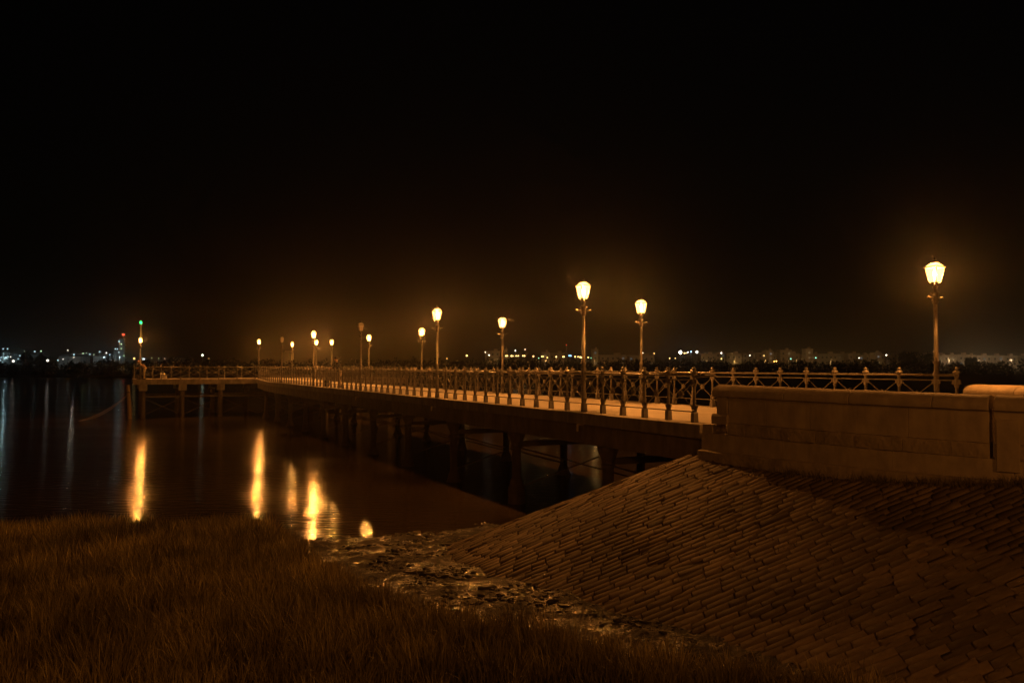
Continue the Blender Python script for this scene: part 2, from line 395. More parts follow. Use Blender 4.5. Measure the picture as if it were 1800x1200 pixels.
# ------------------------------------------------------------------ railings
postm = MB().frustum((0, 0), 0, .19, .115, .115, .105, .105).frustum((0, 0), .19, .215, .105, .105, .08, .08)
postm.lathe([(.036, .21), (.05, .235), (.05, .25), (.034, .27), (.034, .40), (.042, .41), (.042, .43), (.031, .45), (.029, .74), (.04, .75), (.04, .77), (.031, .79), (.036, .93), (.05, .96), (.05, 1.0)], 10)
for sx in (-1, 1):                     # cast shoulders gripping the rods
    postm.add([(0, -.018, .21), (sx * .055, -.018, .22), (sx * .105, -.018, .345), (sx * .075, -.018, .335), (sx * .03, -.018, .36),
               (0, .018, .21), (sx * .055, .018, .22), (sx * .105, .018, .345), (sx * .075, .018, .335), (sx * .03, .018, .36)],
              [(0, 1, 2, 3, 4), (9, 8, 7, 6, 5), (0, 5, 6, 1), (1, 6, 7, 2), (2, 7, 8, 3), (3, 8, 9, 4), (4, 9, 5, 0)])
    postm.add([(0, -.018, .90), (sx * .085, -.018, .89), (sx * .10, -.018, .80), (sx * .06, -.018, .80), (sx * .03, -.018, .72),
               (0, .018, .90), (sx * .085, .018, .89), (sx * .10, .018, .80), (sx * .06, .018, .80), (sx * .03, .018, .72)],
              [(0, 1, 2, 3, 4), (9, 8, 7, 6, 5), (0, 5, 6, 1), (1, 6, 7, 2), (2, 7, 8, 3), (3, 8, 9, 4), (4, 9, 5, 0)])
post_me = postm.mesh('post', M['iron'])
fin_me = MB().lathe([(.04, .995), (.058, 1.01), (.075, 1.035), (.07, 1.055), (.045, 1.075), (.028, 1.09), (.026, 1.10), (.043, 1.108), (.045, 1.118), (.02, 1.14), (.006, 1.152)], 12).mesh('finial', M['iron'], True)
def cross_meshes(L, za, zb, r):
    m1 = MB().tube([(.06, .012, za), (L - .06, .012, zb)], r, 6).tube([(.06, -.012, zb), (L - .06, -.012, za)], r, 6).mesh('cross_brace', M['iron'])
    zc = (za + zb) / 2; mb = MB()
    for s, yy in ((.085, .0), (.05, .0)):
        h = .022 if s > .06 else .032
        v = [(L / 2 + s * a, yy + h * b, zc + s * c) for b in (-1, 1) for a, c in ((-1, 0), (0, -1), (1, 0), (0, 1))]
        mb.add(v, [(0, 1, 2, 3), (7, 6, 5, 4), (0, 4, 5, 1), (1, 5, 6, 2), (2, 6, 7, 3), (3, 7, 4, 0)])
    return m1, mb.mesh('rosette', M['iron'])
x_me, ros_me = cross_meshes(BAY, .31, .84, .0105)
def railing(label, p, ts, lamp_ts=()):
    r = thing('railing', label, 'railing', world(0, 0, 0), RZ)
    for i, t in enumerate(ts):
        if not any(abs(t - l) < .05 for l in lamp_ts):
            c = link('post', post_me, r, (t, -p, zd(t))); link('finial', fin_me, c)
        else:
            link('post', post_me, r, (t, -p, zd(t)))
        if i + 1 < len(ts) and abs(ts[i + 1] - t - BAY) < .02:
            x = link('cross_brace', x_me, r, (t, -p, zd(t))); x.rotation_euler.y = -math.atan2(zd(t + BAY) - zd(t), BAY)
            link('rosette', ros_me, x)
    for z, rr in ((.985, .026), (.88, .016), (.215, .013)):
        pts = [(ts[0], -p, zd(ts[0]) + z)]; tt = ts[0] + 1.8
        while tt < ts[-1]: pts.append((tt, -p, zd(tt) + z)); tt += 1.8
        pts.append((ts[-1], -p, zd(ts[-1]) + z))
        MB().tube(pts, rr, 8).obj('rail', M['iron'], r, True)
    return r
near_ts = [i * BAY for i in range(0, 66)]
near_lamps = [4.5 + 10.8 * i for i in range(6)]
far_ts = [-2.62] + [-2.15 + i * BAY for i in range(0, 68)]
far_lamps = [-2.15 + 10.8 * i for i in range(6)]
near_rail = railing('cast iron pier railing with cross braced bays, butting the stone parapet above the paved slope', 0, near_ts, near_lamps)
railing('cast iron pier railing with rosettes along the far bank side of the walkway', PW, far_ts, far_lamps)
lastm = MB().tube([(-.66, 0, .985), (0, 0, .95)], .026, 8).obj('rail', M['iron'], near_rail)   # short stub into the parapet
lastm.location = (0, 0, DECK)
# landing stage railings: wider bays, plain crosses, one top rail
hpost = MB().frustum((0, 0), 0, .12, .10, .10, .09, .09).lathe([(.032, .11), (.028, .95), (.045, .97), (.045, 1.0)], 8).mesh('post', M['iron'])
def head_railing(label, a, b):
    a = Vector(a); b = Vector(b); L = (b - a).length; n = max(1, round(L / 1.49)); u = (b - a) / n; ang = math.atan2(u.y, u.x)
    r = thing('railing', label, 'railing', world(0, 0, 0), RZ)
    xm, rm = cross_meshes(u.length, .16, .90, .014)
    for i in range(n + 1):
        q = a + u * i; c = link('post', hpost, r, (q.x, q.y, HD)); link('finial', fin_me, c)
        if i < n: x = link('cross_brace', xm, r, (q.x, q.y, HD), ang); link('rosette', rm, x)
    MB().tube([(a.x, a.y, HD + .98), (b.x, b.y, HD + .98)], .027, 8).obj('rail', M['iron'], r, True)
head_railing('plain iron railing with wide crosses on the landing stage edge beside the tackle box', (T_HEAD + .12, TL - .6), (T_HEAD + .12, .3))
head_railing('plain iron railing with wide crosses on the outer edge of the landing stage', (TB - .12, TL - .2), (TB - .12, TR_ + .2))
head_railing('plain iron railing with wide crosses on the landing stage arm towards the city', (T_HEAD + .12, -PW - .3), (T_HEAD + .12, TR_ + .2))
head_railing('plain iron railing closing the city end of the landing stage', (T_HEAD + .4, TR_ + .12), (TB - .4, TR_ + .12))

# ------------------------------------------------------------------ lamps
pole_me = MB().lathe([(.075, 0), (.075, .2), (.06, .23), (.055, .95), (.07, .98), (.07, 1.02), (.05, 1.05), (.046, 1.22), (.062, 1.235), (.062, 1.265), (.044, 1.28), (.038, 2.48)], 12).mesh('pole', M['iron'], True)
coll_me = MB().lathe([(.038, 2.47), (.05, 2.49), (.05, 2.56), (.06, 2.62), (.06, 2.68), (.085, 2.70), (.085, 2.72), (.045, 2.73), (.04, 2.80), (.055, 2.82), (.05, 2.85), (.03, 2.87)], 12).mesh('collar', M['iron'], True)
bar_me = MB().tube([(0, .03, 2.60), (0, .20, 2.612)], .016, 8).lathe([(.004, 2.585), (.026, 2.60), (.028, 2.622), (.004, 2.64)], 8, (0, .205)).tube([(0, .03, 2.50), (0, .10, 2.53), (0, .115, 2.60)], .010, 6).mesh('ladder_bar', M['iron'])
ZB, ZT, WB, WT = 2.93, 3.25, .165, .272
fr = MB()
for sx in (-1, 1):
    for sy in (-1, 1):
        fr.tube([(sx * WB / 2, sy * WB / 2, ZB), (sx * WT / 2, sy * WT / 2, ZT)], .010, 6)
        fr.tube([(sx * .02, sy * .02, 2.855), (sx * WB / 2, sy * WB / 2, ZB)], .011, 6)
for z, a in ((ZB, WB / 2), (ZT, WT / 2)):
    cs_ = [(-a, -a, z), (a, -a, z), (a, a, z), (-a, a, z)]
    for i in range(4): fr.tube([cs_[i], cs_[(i + 1) % 4]], .010, 6)
fr.lathe([(.075, ZB - .012), (.075, ZB - .004)], 12)
fr_me = fr.mesh('lantern_frame', M['roofm'])
roof_me = MB().frustum((0, 0), ZT + .089, ZT + .125, .12, .12, .10, .10).lathe([(.05, ZT + .126), (.05, ZT + .138), (.02, ZT + .16), (.014, ZT + .18), (.02, ZT + .192), (.004, ZT + .215)], 10).mesh('roof', M['roofm'])
top_v = [(-WT / 2 + .012, -WT / 2 + .004, ZT + .012), (WT / 2 - .012, -WT / 2 + .004, ZT + .012), (.055, -.055, ZT + .088), (-.055, -.055, ZT + .088)]
eave_me = MB()
for i in range(4):
    cs_ = [(-.156, -.156), (.156, -.156), (.156, .156), (-.156, .156)]; a_, b_ = cs_[i], cs_[(i + 1) % 4]
    eave_me.tube([(*a_, ZT + .004), (*b_, ZT + .004)], .012, 6)
eave_me = eave_me.mesh('eave', M['roofm'])
pane_v = [(-WB / 2 + .01, -WB / 2, ZB + .012), (WB / 2 - .01, -WB / 2, ZB + .012), (WT / 2 - .012, -WT / 2 + .003, ZT - .012), (-WT / 2 + .012, -WT / 2 + .003, ZT - .012)]
def pane_mesh(m):
    v = pane_v + [(x, y_ + .004, z) for x, y_, z in pane_v]
    return MB().add(v, [(0, 1, 2, 3), (7, 6, 5, 4), (0, 4, 5, 1), (1, 5, 6, 2), (2, 6, 7, 3), (3, 7, 4, 0)]).mesh('pane', m)
pane_lit, pane_off = pane_mesh(M['pane']), pane_mesh(M['pane_off'])
pane_v = top_v; top_lit, top_off = pane_mesh(M['pane']), pane_mesh(M['pane_off'])
bulb_me = MB().lathe([(.012, 2.99), (.026, 3.03), (.034, 3.10), (.026, 3.17), (.008, 3.20)], 12).mesh('bulb', M['bulb'], True)
bulb_off = MB().lathe([(.012, 2.99), (.026, 3.03), (.034, 3.10), (.026, 3.17), (.008, 3.20)], 12).mesh('bulb', M['pane_off'], True)
L_d = bpy.data.lights.new('lantern_light', 'POINT'); L_d.energy = LAMP_W; L_d.color = SODIUM; L_d.shadow_soft_size = .06
def lamp(label, loc, lit=True, group='lantern lamps along the pier'):
    r = thing('lamp_post', label, 'street lamp', loc, RZ, group)
    link('pole', pole_me, r); link('collar', coll_me, r); link('ladder_bar', bar_me, r); link('ladder_bar', bar_me, r, None, math.pi)
    f = link('lantern_frame', fr_me, r); link('roof', roof_me, r)
    link('eave', eave_me, f)
    for i in range(4):
        link('pane', pane_lit if lit else pane_off, f, None, i * math.pi / 2); link('top_pane', top_lit if lit else top_off, f, None, i * math.pi / 2)
    link('bulb', bulb_me if lit else bulb_off, f)
    if lit:
        l = bpy.data.objects.new('lantern_light', L_d); col.objects.link(l); l.parent = r; l.location = (0, 0, 3.11)
    return r
ords = ['first', 'second', 'third', 'fourth', 'fifth', 'sixth']
for i, t in enumerate(near_lamps):
    lit = i not in (2, 4)
    lamp(f"{'lit lantern' if lit else 'unlit pale lantern'} lamp post, {ords[i]} from the parapet on the grass side railing", world(t, -.02, zd(t)), lit)
for i, t in enumerate(far_lamps):
    lamp(f'lit lantern lamp post, {ords[i]} from the low parapet on the city side railing', world(t, PW + .02, zd(t)))
lamp('lit lantern lamp post at the landing stage corner beside the leaning fisherman', world(T_HEAD + .15, -TL + .5, HD))
lamp('lit lantern lamp post where the city side railing meets the landing stage', world(T_HEAD + .2, PW + .25, HD))
lamp('lit lantern lamp post on the outer edge of the landing stage', world(TB - .5, PW - .6, HD))

# navigation light on a thin mast at the landing corner
nav = thing('navigation_light', 'thin steel mast with a green navigation light on the landing stage corner', 'navigation light', world(T_HEAD + 1.6, -TL + .55, HD))
MB().lathe([(.09, 0), (.09, .03), (.04, .05), (.03, 4.45)], 10).obj('mast', M['steel'], nav, True)
MB().lathe([(.10, 4.45), (.10, 4.50), (.07, 4.52)], 12).obj('base_plate', M['steel'], nav)
MB().lathe([(.06, 4.52), (.085, 4.56), (.085, 4.68), (.05, 4.73), (.01, 4.74)], 12).obj('green_lens', emit('green_lens', (.02, 1, .22), 5), nav, True)

# ------------------------------------------------------------------ stone parapets
WP = [Vector(p) for p in ((3.82, 16.62), (4.03, 16.28), (4.75, 15.28), (5.6, 14.25), (6.6, 13.2), (7.6, 12.35), (9.5, 10.9), (12.2, 9.2))]
def make_path(P):
    d = [0]
    for a, b in zip(P, P[1:]): d.append(d[-1] + (b - a).length)
    def at(s):
        s = max(0, min(d[-1], s))
        for i in range(len(P) - 1):
            if s <= d[i + 1] + 1e-9:
                u = (s - d[i]) / (d[i + 1] - d[i])
                p0 = P[max(i - 1, 0)]; p1 = P[i]; p2 = P[i + 1]; p3 = P[min(i + 2, len(P) - 1)]
                q = .5 * ((2 * p1) + (p2 - p0) * u + (2 * p0 - 5 * p1 + 4 * p2 - p3) * u * u + (3 * p1 - p0 - 3 * p2 + p3) * u ** 3)
                tg = .5 * ((p2 - p0) + 2 * (2 * p0 - 5 * p1 + 4 * p2 - p3) * u + 3 * (3 * p1 - p0 - 3 * p2 + p3) * u * u)
                return q, tg.normalized()
    return at, d[-1], d
def sweep(at, s0, s1, prof, side=1, dz=lambda s: 0, step=.22, jit=0.):
    """closed profile of (outward offset, z); outward = side * right-hand normal of the path."""
    n = max(1, int(math.ceil((s1 - s0) / step))); k = len(prof); vs_ = []
    for i in range(n + 1):
        s = s0 + (s1 - s0) * i / n; q, tg = at(s); nr = Vector((tg.y, -tg.x)) * side
        for o, z in prof:
            jo = jit * fbm(s * 1.7, z * 2 + o, 1.6, 3) if jit else 0
            vs_.append((q.x + nr.x * (o + jo), q.y + nr.y * (o + jo), z + dz(s) + jo * .5))
    fs = []
    for i in range(n):
        for j in range(k): fs.append((i * k + j, (i + 1) * k + j, (i + 1) * k + (j + 1) % k, i * k + (j + 1) % k))
    fs += [tuple(range(k)), tuple(n * k + j for j in reversed(range(k)))]
    return MB().add(vs_, fs)
TH = .46
def coping_profile(zb, h, th, ov):
    pr = [(ov, zb), (ov + .012, zb + .03), (ov + .01, zb + h * .45)]
    for a in (15, 35, 55, 75, 90, 105, 125, 145, 165):
        pr.append((-th / 2 + (th / 2 + ov) * math.cos(R(a)), zb + h * .45 + h * .55 * math.sin(R(a))))
    return pr + [(-th - ov, zb + h * .45), (-th - ov, zb)]
def bevelled(mb, name, m, parent, w_=.006):
    o = mb.obj(name, m, parent); b = o.modifiers.new('bevel', 'BEVEL'); b.width = w_; b.segments = 2; b.limit_method = 'ANGLE'; b.angle_limit = R(40)
    return smooth_by_angle(o, 35)
at, LW, dW = make_path(WP)
wall = thing('parapet_wall', 'dim stone parapet with rounded coping curving above the stone paved slope', 'wall', (*at(dW[1])[0], 2.4))
base_inv = Vector((-wall.location.x, -wall.location.y, -wall.location.z))
def wpart(mb, name, m, w_=.006, parent=None, off=None):
    mb.v = [(x + base_inv.x, y + base_inv.y, z + base_inv.z) for x, y, z in mb.v]
    return bevelled(mb, name, m, parent or wall, w_)
S0 = dW[1]                             # where the parapet proper starts
dzw = lambda s: -.105 * min(1, max(0, (s - S0) / 6.))
GAP_S = 5.02                           # the open joint near the pilaster, measured from S0
def split(a, b, L, off=0.):
    cuts = [a]; s = a + (L - off if off else L)
    while s < b - L * .4: cuts.append(s + random.uniform(-.06, .06) * L); s += L
    return list(zip(cuts, cuts[1:] + [b]))
# end pillar with its base block
wpart(sweep(at, S0 + .02, S0 + .34, [(.02, 3.19), (.02, 3.52), (-TH - .02, 3.52), (-TH - .02, 3.19)], step=.1), 'end_pillar', M['stone'])
wpart(sweep(at, S0 - .05, S0 + .36, [(.055, 2.985), (.055, 3.14), (.02, 3.187), (-TH - .02, 3.187), (-TH - .055, 3.14), (-TH - .055, 2.985)], step=.1), 'pillar_base', M['stone'])
ends = [(S0 + .355, S0 + GAP_S - .03), (S0 + GAP_S + .03, LW - .05)]
first = True
for a, b in ends:
    for c, d_ in split(a, b, 1.25):
        wpart(sweep(at, (S0 - .04 if c == a and first else c) + .002, d_ - .002, coping_profile(3.522, .235, TH, .05), dz=dzw, jit=.014, step=.12), 'coping_stone', M['stone'], .012); first = False
    for c, d_ in split(a, b, .86):
        u = random.uniform(-.004, .004)
        wpart(sweep(at, c + .0012, d_ - .0012, [(u, 3.03), (u, 3.518), (-TH, 3.518), (-TH, 3.03)], dz=dzw, jit=.010), 'wall_stone', M['stone'])
    for c, d_ in split(a, b, .72, .3):
        u = random.uniform(-.008, .012)
        wpart(sweep(at, c + .0015, d_ - .0015, [(.035 + u, 2.80), (.04 + u, 2.98), (.012, 3.027), (-TH, 3.027), (-TH, 2.80)], dz=dzw, jit=.022, step=.09), 'plinth_stone', M['stone2'])
# pilaster beside the open joint
pa, pb = S0 + GAP_S + .06, S0 + GAP_S + .30
wpart(sweep(at, pa, pb, [(.062, 2.62), (.062, 3.40), (.005, 3.40), (.005, 2.62)], dz=dzw, step=.1), 'pilaster', M['stone'])
# abutment face below the parapet and its footing ledge
for c, d_ in split(.005, LW - .05, 1.9):
    wpart(sweep(at, c + .002, d_ - .002, [(.03, 2.2), (.018, 2.796), (-TH - .3, 2.796), (-TH - .3, 2.2)], dz=lambda s: dzw(s), jit=.008), 'abutment_stone', M['stone'])
wpart(sweep(at, .02, LW - .05, [(.14, 2.2), (.13, 2.43), (.10, 2.45), (-.1, 2.45), (-.1, 2.2)], dz=lambda s: dzw(s) * .6, jit=.03, step=.12), 'footing_ledge', M['stone2'])
wpart(sweep(at, .04, dW[1] - .06, [(.016, 2.797), (.012, 2.962), (-.4, 2.962), (-.4, 2.797)]), 'corner_stone', M['stone'])
# city side parapet
FP = [Vector(p) for p in ((9.12, 16.62), (9.32, 15.85), (9.62, 14.6), (10.2, 12.4), (11.4, 9.0), (13.5, 4.5))]
at2, LF, dF = make_path(FP)
wall2 = thing('parapet_wall', 'brightly lit stone parapet end with rounded coping under the lantern beside the railing end post', 'wall', (FP[0].x, FP[0].y, 2.95))
base_inv = Vector((-wall2.location.x, -wall2.location.y, -wall2.location.z))
for c, d_ in split(.0, LF, 1.3):
    wpart(sweep(at2, c + .002, d_ - .002, coping_profile(3.53, .225, TH, .05), side=1, jit=.012, step=.14), 'coping_stone', M['stone'], .012, wall2)
for c, d_ in split(.05, LF, .86):
    wpart(sweep(at2, c + .003, d_ - .003, [(0, 2.86), (0, 3.527), (-TH, 3.527), (-TH, 2.86)], side=1, jit=.008), 'wall_stone', M['stone'], .006, wall2)
# paved approach between the parapets
ap = MB(); vs_ = []
n = 24
for i in range(n + 1):
    s = S0 - .2 + (LW - S0) * i / n; q, tg = at(s); nr = Vector((tg.y, -tg.x)); a = q - nr * .3
    f = at2(LF * i / n)[0]
    if i == 0: a = Vector(world(-.56, .3, 0).xy); f = Vector(world(-.56, PW + .2, 0).xy)
    vs_ += [(a.x, a.y, 2.944), (f.x + .2, f.y + .1, 2.944), (f.x + .2, f.y + .1, 2.3), (a.x, a.y, 2.3)]
fs = []
for i in range(n):
    for j in range(4): fs.append((i * 4 + j, (i + 1) * 4 + j, (i + 1) * 4 + (j + 1) % 4, i * 4 + (j + 1) % 4))
fs += [(0, 1, 2, 3), tuple(n * 4 + j for j in (3, 2, 1, 0))]
structure(ap.add(vs_, fs).obj('approach_road', M['deck']))

# ------------------------------------------------------------------ stone paved slope
emb = thing('paved_slope', 'stone paved slope of diagonal setts falling from the parapet to the mud', 'embankment', (toe_c.x, toe_c.y, 0))
def in_slope(x, y):
    d, th = slope_dist(x, y)
    if d < .10 or th > R(118): return False
    return slope_z(x, y) > ground_z(x, y) - .20 and y > 5.2 and x < 12.5
# earth bed under the setts
bx0, bx1, by0, by1, bs = -3.2, 12.8, 4.6, 22.6, .2
bnx, bny = int((bx1 - bx0) / bs) + 1, int((by1 - by0) / bs) + 1
bv_ = np.zeros((bny, bnx, 3), np.float32); ok = np.zeros((bny, bnx), bool)
for j in range(bny):
    for i in range(bnx):
        x, y = bx0 + i * bs, by0 + j * bs; d, th = slope_dist(x, y)
        z = slope_z(x, y) if d > 0 else 2.42
        bv_[j, i] = (x - toe_c.x, y - toe_c.y, z - .075); ok[j, i] = (d > -.35) and z > ground_z(x, y) - .5 and th < R(135)
bi = np.arange(bnx * bny).reshape(bny, bnx)
bq = np.stack([bi[:-1, :-1], bi[:-1, 1:], bi[1:, 1:], bi[1:, :-1]], -1)
okq = ok[:-1, :-1] & ok[:-1, 1:] & ok[1:, 1:] & ok[1:, :-1]
link('earth_bed', fast_mesh('earth_bed', bv_.reshape(-1, 3), bq[okq], M['bed']), emb)
setts = []
y = 5.3; row = 0
RA = R(1.5)
while y < 22.2:
    pitch = random.uniform(.105, .138); x = -3.2 + random.uniform(0, .4)
    while x < 12.6:
        L = random.uniform(.24, .50)
        cx, cy = x + L / 2, y + pitch / 2
        if in_slope(cx, cy):
            wob = .02 * math.sin(cx * .8 + row * .3)
            g = .005 + .005 * random.random()
            h = random.gauss(0, .005); tl = random.gauss(0, .005); tl2 = random.gauss(0, .006)
            ring = []
            for (ux, uy) in ((-1, -1), (1, -1), (1, 1), (-1, 1)):
                qx = cx + ux * (L / 2 - g) + random.uniform(-.010, .010); qy = cy + wob + uy * (pitch / 2 - g) + random.uniform(-.008, .008)
                ring.append((qx, qy, slope_z(qx, qy) + h + ux * tl + uy * tl2))
            c = np.mean(ring, axis=0)
            V = []
            for (qx, qy, qz) in ring:
                V.append((c[0] + (qx - c[0]) * (1 - .025), c[1] + (qy - c[1]) * (1 - .09), qz))
            for (qx, qy, qz) in ring: V.append((qx, qy, qz - .010))
            for (qx, qy, qz) in ring: V.append((qx, qy, qz - .11))
            F = [(0, 1, 2, 3)] + [(4 + j, 4 + (j + 1) % 4, (j + 1) % 4, j) for j in range(4)] + [(8 + j, 8 + (j + 1) % 4, 4 + (j + 1) % 4, 4 + j) for j in range(4)]
            tone = min(1.7, max(.45, random.gauss(1, .16))) * (1 + .5 * fbm(cx, cy, .8)); tone = max(.3, tone)
            dep = max(cy, 2); ux_ = 900 + 1450 * cx / dep; vy_ = 645 + 1450 * (EYE - c[2]) / dep
            vis = -20 < ux_ < 1810 and vy_ < 1215 and slope_dist(cx, cy)[1] < R(75)
            area = L * pitch / dep ** 2 * 1450 ** 2 * .5 if vis else 0
            setts.append((area, V, F, tone))
        x += L
    y += pitch; row += 1
setts.sort(key=lambda a: -a[0])
def sett_mesh(lst, org):
    V = np.concatenate([np.array(s[1]) for s in lst]) - np.array(org); base = np.arange(len(lst)) * 12
    F = np.concatenate([np.array(s[2]) + b for s, b in zip(lst, base)])
    tn = np.repeat([s[3] for s in lst], 12)[:, None] * np.array([[1, .97, .93]])
    return fast_mesh('stone', V, F, M['sett'], tn)
for s in setts[:300]:
    c = np.mean(s[1][:4], axis=0); o = link('stone', sett_mesh([s], c), emb); o.location = (c[0] - toe_c.x, c[1] - toe_c.y, c[2])
stuff(link('stone_paving', sett_mesh(setts[300:], (toe_c.x, toe_c.y, 0)), emb))

# ------------------------------------------------------------------ vegetation near: marsh grass, weeds, seaweed, rocks
def blades(pts, hts, wd, lean=.22, seed=1, toned=(.6, 1.3), patch=None, lean2=None):
    r = np.random.default_rng(seed); n = len(pts); pts = np.asarray(pts); hts = np.asarray(hts)
    az = r.uniform(0, 2 * np.pi, n); ld = r.normal(0, 1, (n, 2)) * lean + np.array([-.05, .02]) + (0 if lean2 is None else np.asarray(lean2))
    wv = np.stack([np.cos(az), np.sin(az), np.zeros(n)], 1) * (wd * r.uniform(.7, 1.4, n))[:, None] / 2
    V = np.zeros((n, 7, 3)); 
    for i, (f, wk) in enumerate(((0, 1.), (.4, .85), (.75, .5))):
        b = pts + np.concatenate([ld * (f ** 1.8 * hts)[:, None], (f * hts)[:, None]], 1)
        V[:, 2 * i] = b - wv * wk; V[:, 2 * i + 1] = b + wv * wk
    V[:, 6] = pts + np.concatenate([ld * hts[:, None], (hts * np.clip(1 - .35 * np.linalg.norm(ld, axis=1) ** 2, .3, 1))[:, None]], 1)
    o = np.arange(n)[:, None] * 7
    Q = np.concatenate([o + np.array([[0, 1, 3, 2]]), o + np.array([[2, 3, 5, 4]])]); T = o + np.array([[4, 5, 6]])
    tn = np.repeat(r.uniform(*toned, n) * (1 if patch is None else np.asarray(patch)), 7)[:, None] * np.array([[1, .95, .8]])
    return V.reshape(-1, 3), Q, T, tn
gp = []; gh = []; gt = []
N = 135000
def tussock(x, y, c=.5):
    best = 9; bx = by = 0.
    i0, j0 = int(math.floor(x / c)), int(math.floor(y / c))
    for i in (i0 - 1, i0, i0 + 1):
        for j in (j0 - 1, j0, j0 + 1):
            h1 = math.sin(i * 127.1 + j * 311.7) * 43758.5453 % 1; h2 = math.sin(i * 269.5 + j * 183.3) * 24634.6345 % 1
            cx_, cy_ = (i + h1) * c, (j + h2) * c; d_ = math.hypot(x - cx_, y - cy_)
            if d_ < best: best = d_; bx, by = x - cx_, y - cy_; hh = h1
    return best / c, bx, by, hh
gl = []
ry = rng.uniform(0, 1, N * 3); rx = rng.uniform(0, 1, N * 3)
for a, b in zip(ry, rx):
    y = 7.2 + a * 13.4; lo = -.66 * y - .9; x = lo + b * (grass_bound(y) + .3 - lo)
    gb = grass_bound(y) + .6 * fbm(x, y, 1.1) - .05
    s = (shore_y(x) - y)
    if x > gb or s < -.25 + .3 * fbm(x, y, 2.0): continue
    if x > 0 and slope_dist(x, y)[0] > 0 and slope_z(x, y) > ground_z(x, y) + .02: continue
    dn = fbm(x, y, .55, 3) * .5 + .5 + .3 * fbm(x, y, 2.4, 2)
    edge = min(1, (gb - x) / .6 + .2)
    td, tx, ty, th_ = tussock(x, y); core = max(0, 1 - 1.25 * td); dn += .55 * core - .22
    if b * 7919 % 1 > min(1, .42 + .75 * dn) * (.35 + .65 * edge): continue
    gt.append(max(.3, 1 + .9 * fbm(x, y, .42, 3))); gp.append((x, y, ground_z(x, y) - .03)); gh.append((.25 + .26 * max(0, dn)) * (.55 + .9 * (a * 104729 % 1)) * (.55 + .45 * edge))
    gl.append((tx * 1.1, ty * 1.1)); gt[-1] *= (.55 + .8 * th_) * (2.0 if (a * 15485863) % 1 < .06 else 1)
    if len(gp) >= N: break
V, Q, T, tn = blades(gp, gh, .012, .19, 3, (.4, 1.5), gt, gl)
stuff(tag(link('marsh_grass', fast_mesh('marsh_grass', V, Q, M['grass'], tn, T)), 'tall dry marsh grass covering the shore', 'grass'))
# weeds at the foot of the parapet and in the joints of the slope
wp_ = []; wh = []
for i in range(5200):
    s = 1.0 + (random.random() ** .7) * (LW - 1.2); q, tg = at(s); nr = Vector((tg.y, -tg.x)); o = .13 + abs(random.gauss(0, .07)); q = q + nr * o
    if fbm(s, 0, 1.5) + .25 * (s / LW) < random.uniform(-.5, .35): continue
    wp_.append((q.x, q.y, slope_z(q.x, q.y) - .03)); wh.append(random.uniform(.06, .20))
for k in range(90):
    cx = random.uniform(3, 10); cy = random.uniform(8, 16)
    if not in_slope(cx, cy): continue
    for j in range(random.randint(6, 40)):
        x, y = cx + random.gauss(0, .16), cy + random.gauss(0, .025)
        if in_slope(x, y): wp_.append((x, y, slope_z(x, y) - .05)); wh.append(random.uniform(.05, .13))
V, Q, T, tn = blades(wp_, wh, .008, .35, 5, (.35, .8))
stuff(tag(link('joint_weeds', fast_mesh('joint_weeds', V, Q, M['grass'], tn, T)), 'small dark weeds at the parapet foot and in the slope joints', 'weeds'))
# clumps of stranded seaweed and dark clods on the mud, one ragged mass
bm_ = bmesh.new(); bmesh.ops.create_icosphere(bm_, subdivisions=1, radius=1.0)
bm_.verts.ensure_lookup_table(); ico_v = np.array([v.co[:] for v in bm_.verts]); ico_f = np.array([[v.index for v in f.verts] for f in bm_.faces]); bm_.free()
cv_ = []; cf_ = []; o = 0
for k in range(1900):
    y = random.uniform(11.8, 20.4); x = random.uniform(grass_bound(y) - .4, 3.8)
    if slope_dist(x, y)[0] > 0 and slope_z(x, y) > ground_z(x, y) + .02: continue
    if shore_y(x) - y < .15: continue
    f_ = fbm(x, y, .75, 3)
    if f_ < .0 + .12 * random.random(): continue
    for j_ in range(random.randint(2, 5)):
        qx, qy = x + random.gauss(0, .14), y + random.gauss(0, .07)
        r_ = min(.085, random.lognormvariate(-3.6, .5))
        vv = ico_v * (1 + .35 * rng.normal(0, 1, (len(ico_v), 1)).clip(-1.2, 1.2)) * np.array([r_ * random.uniform(.9, 2.0), r_, r_ * random.uniform(.35, .7)])
        a_ = random.uniform(0, 6.28); ca, sa = math.cos(a_), math.sin(a_)
        vv = np.stack([vv[:, 0] * ca - vv[:, 1] * sa, vv[:, 0] * sa + vv[:, 1] * ca, vv[:, 2]], 1) + np.array([qx, qy, ground_z(qx, qy) + r_ * .15])
        cv_.append(vv); cf_.append(ico_f + o); o += len(vv)
stuff(tag(link('stranded_seaweed', fast_mesh('stranded_seaweed', np.concatenate(cv_), None, M['weed'], None, np.concatenate(cf_))), 'dark clumps of stranded seaweed and clods on the shiny mud', 'seaweed'))
def rock_mesh(seed, r):
    rr = random.Random(seed); bm = bmesh.new(); bmesh.ops.create_icosphere(bm, subdivisions=2, radius=r)
    for v in bm.verts:
        n_ = mnoise.noise(v.co * (1.6 / r) + Vector((seed, 0, 0))) * .45; v.co *= 1 + n_; v.co.z *= .62
    me = bpy.data.meshes.new('rock'); bm.to_mesh(me); bm.free(); me.materials.append(M['rock']); return me
rocks = [rock_mesh(i, .13) for i in range(5)]
rk = [(4.3, 22.2, 1.2, 'pale rounded rock resting against the slope edge below the pier'), (4.05, 21.3, 1.6, 'larger pale rock beside the rounded one at the slope edge')]
for x, y, s, lb in rk:
    o = link('rock', rocks[0 if s < 1.5 else 2], None, (x, y, max(ground_z(x, y), slope_z(x, y)) + .05)); o.scale = (s, s, s); o.rotation_euler.z = x * 3; tag(o, lb, 'rock')
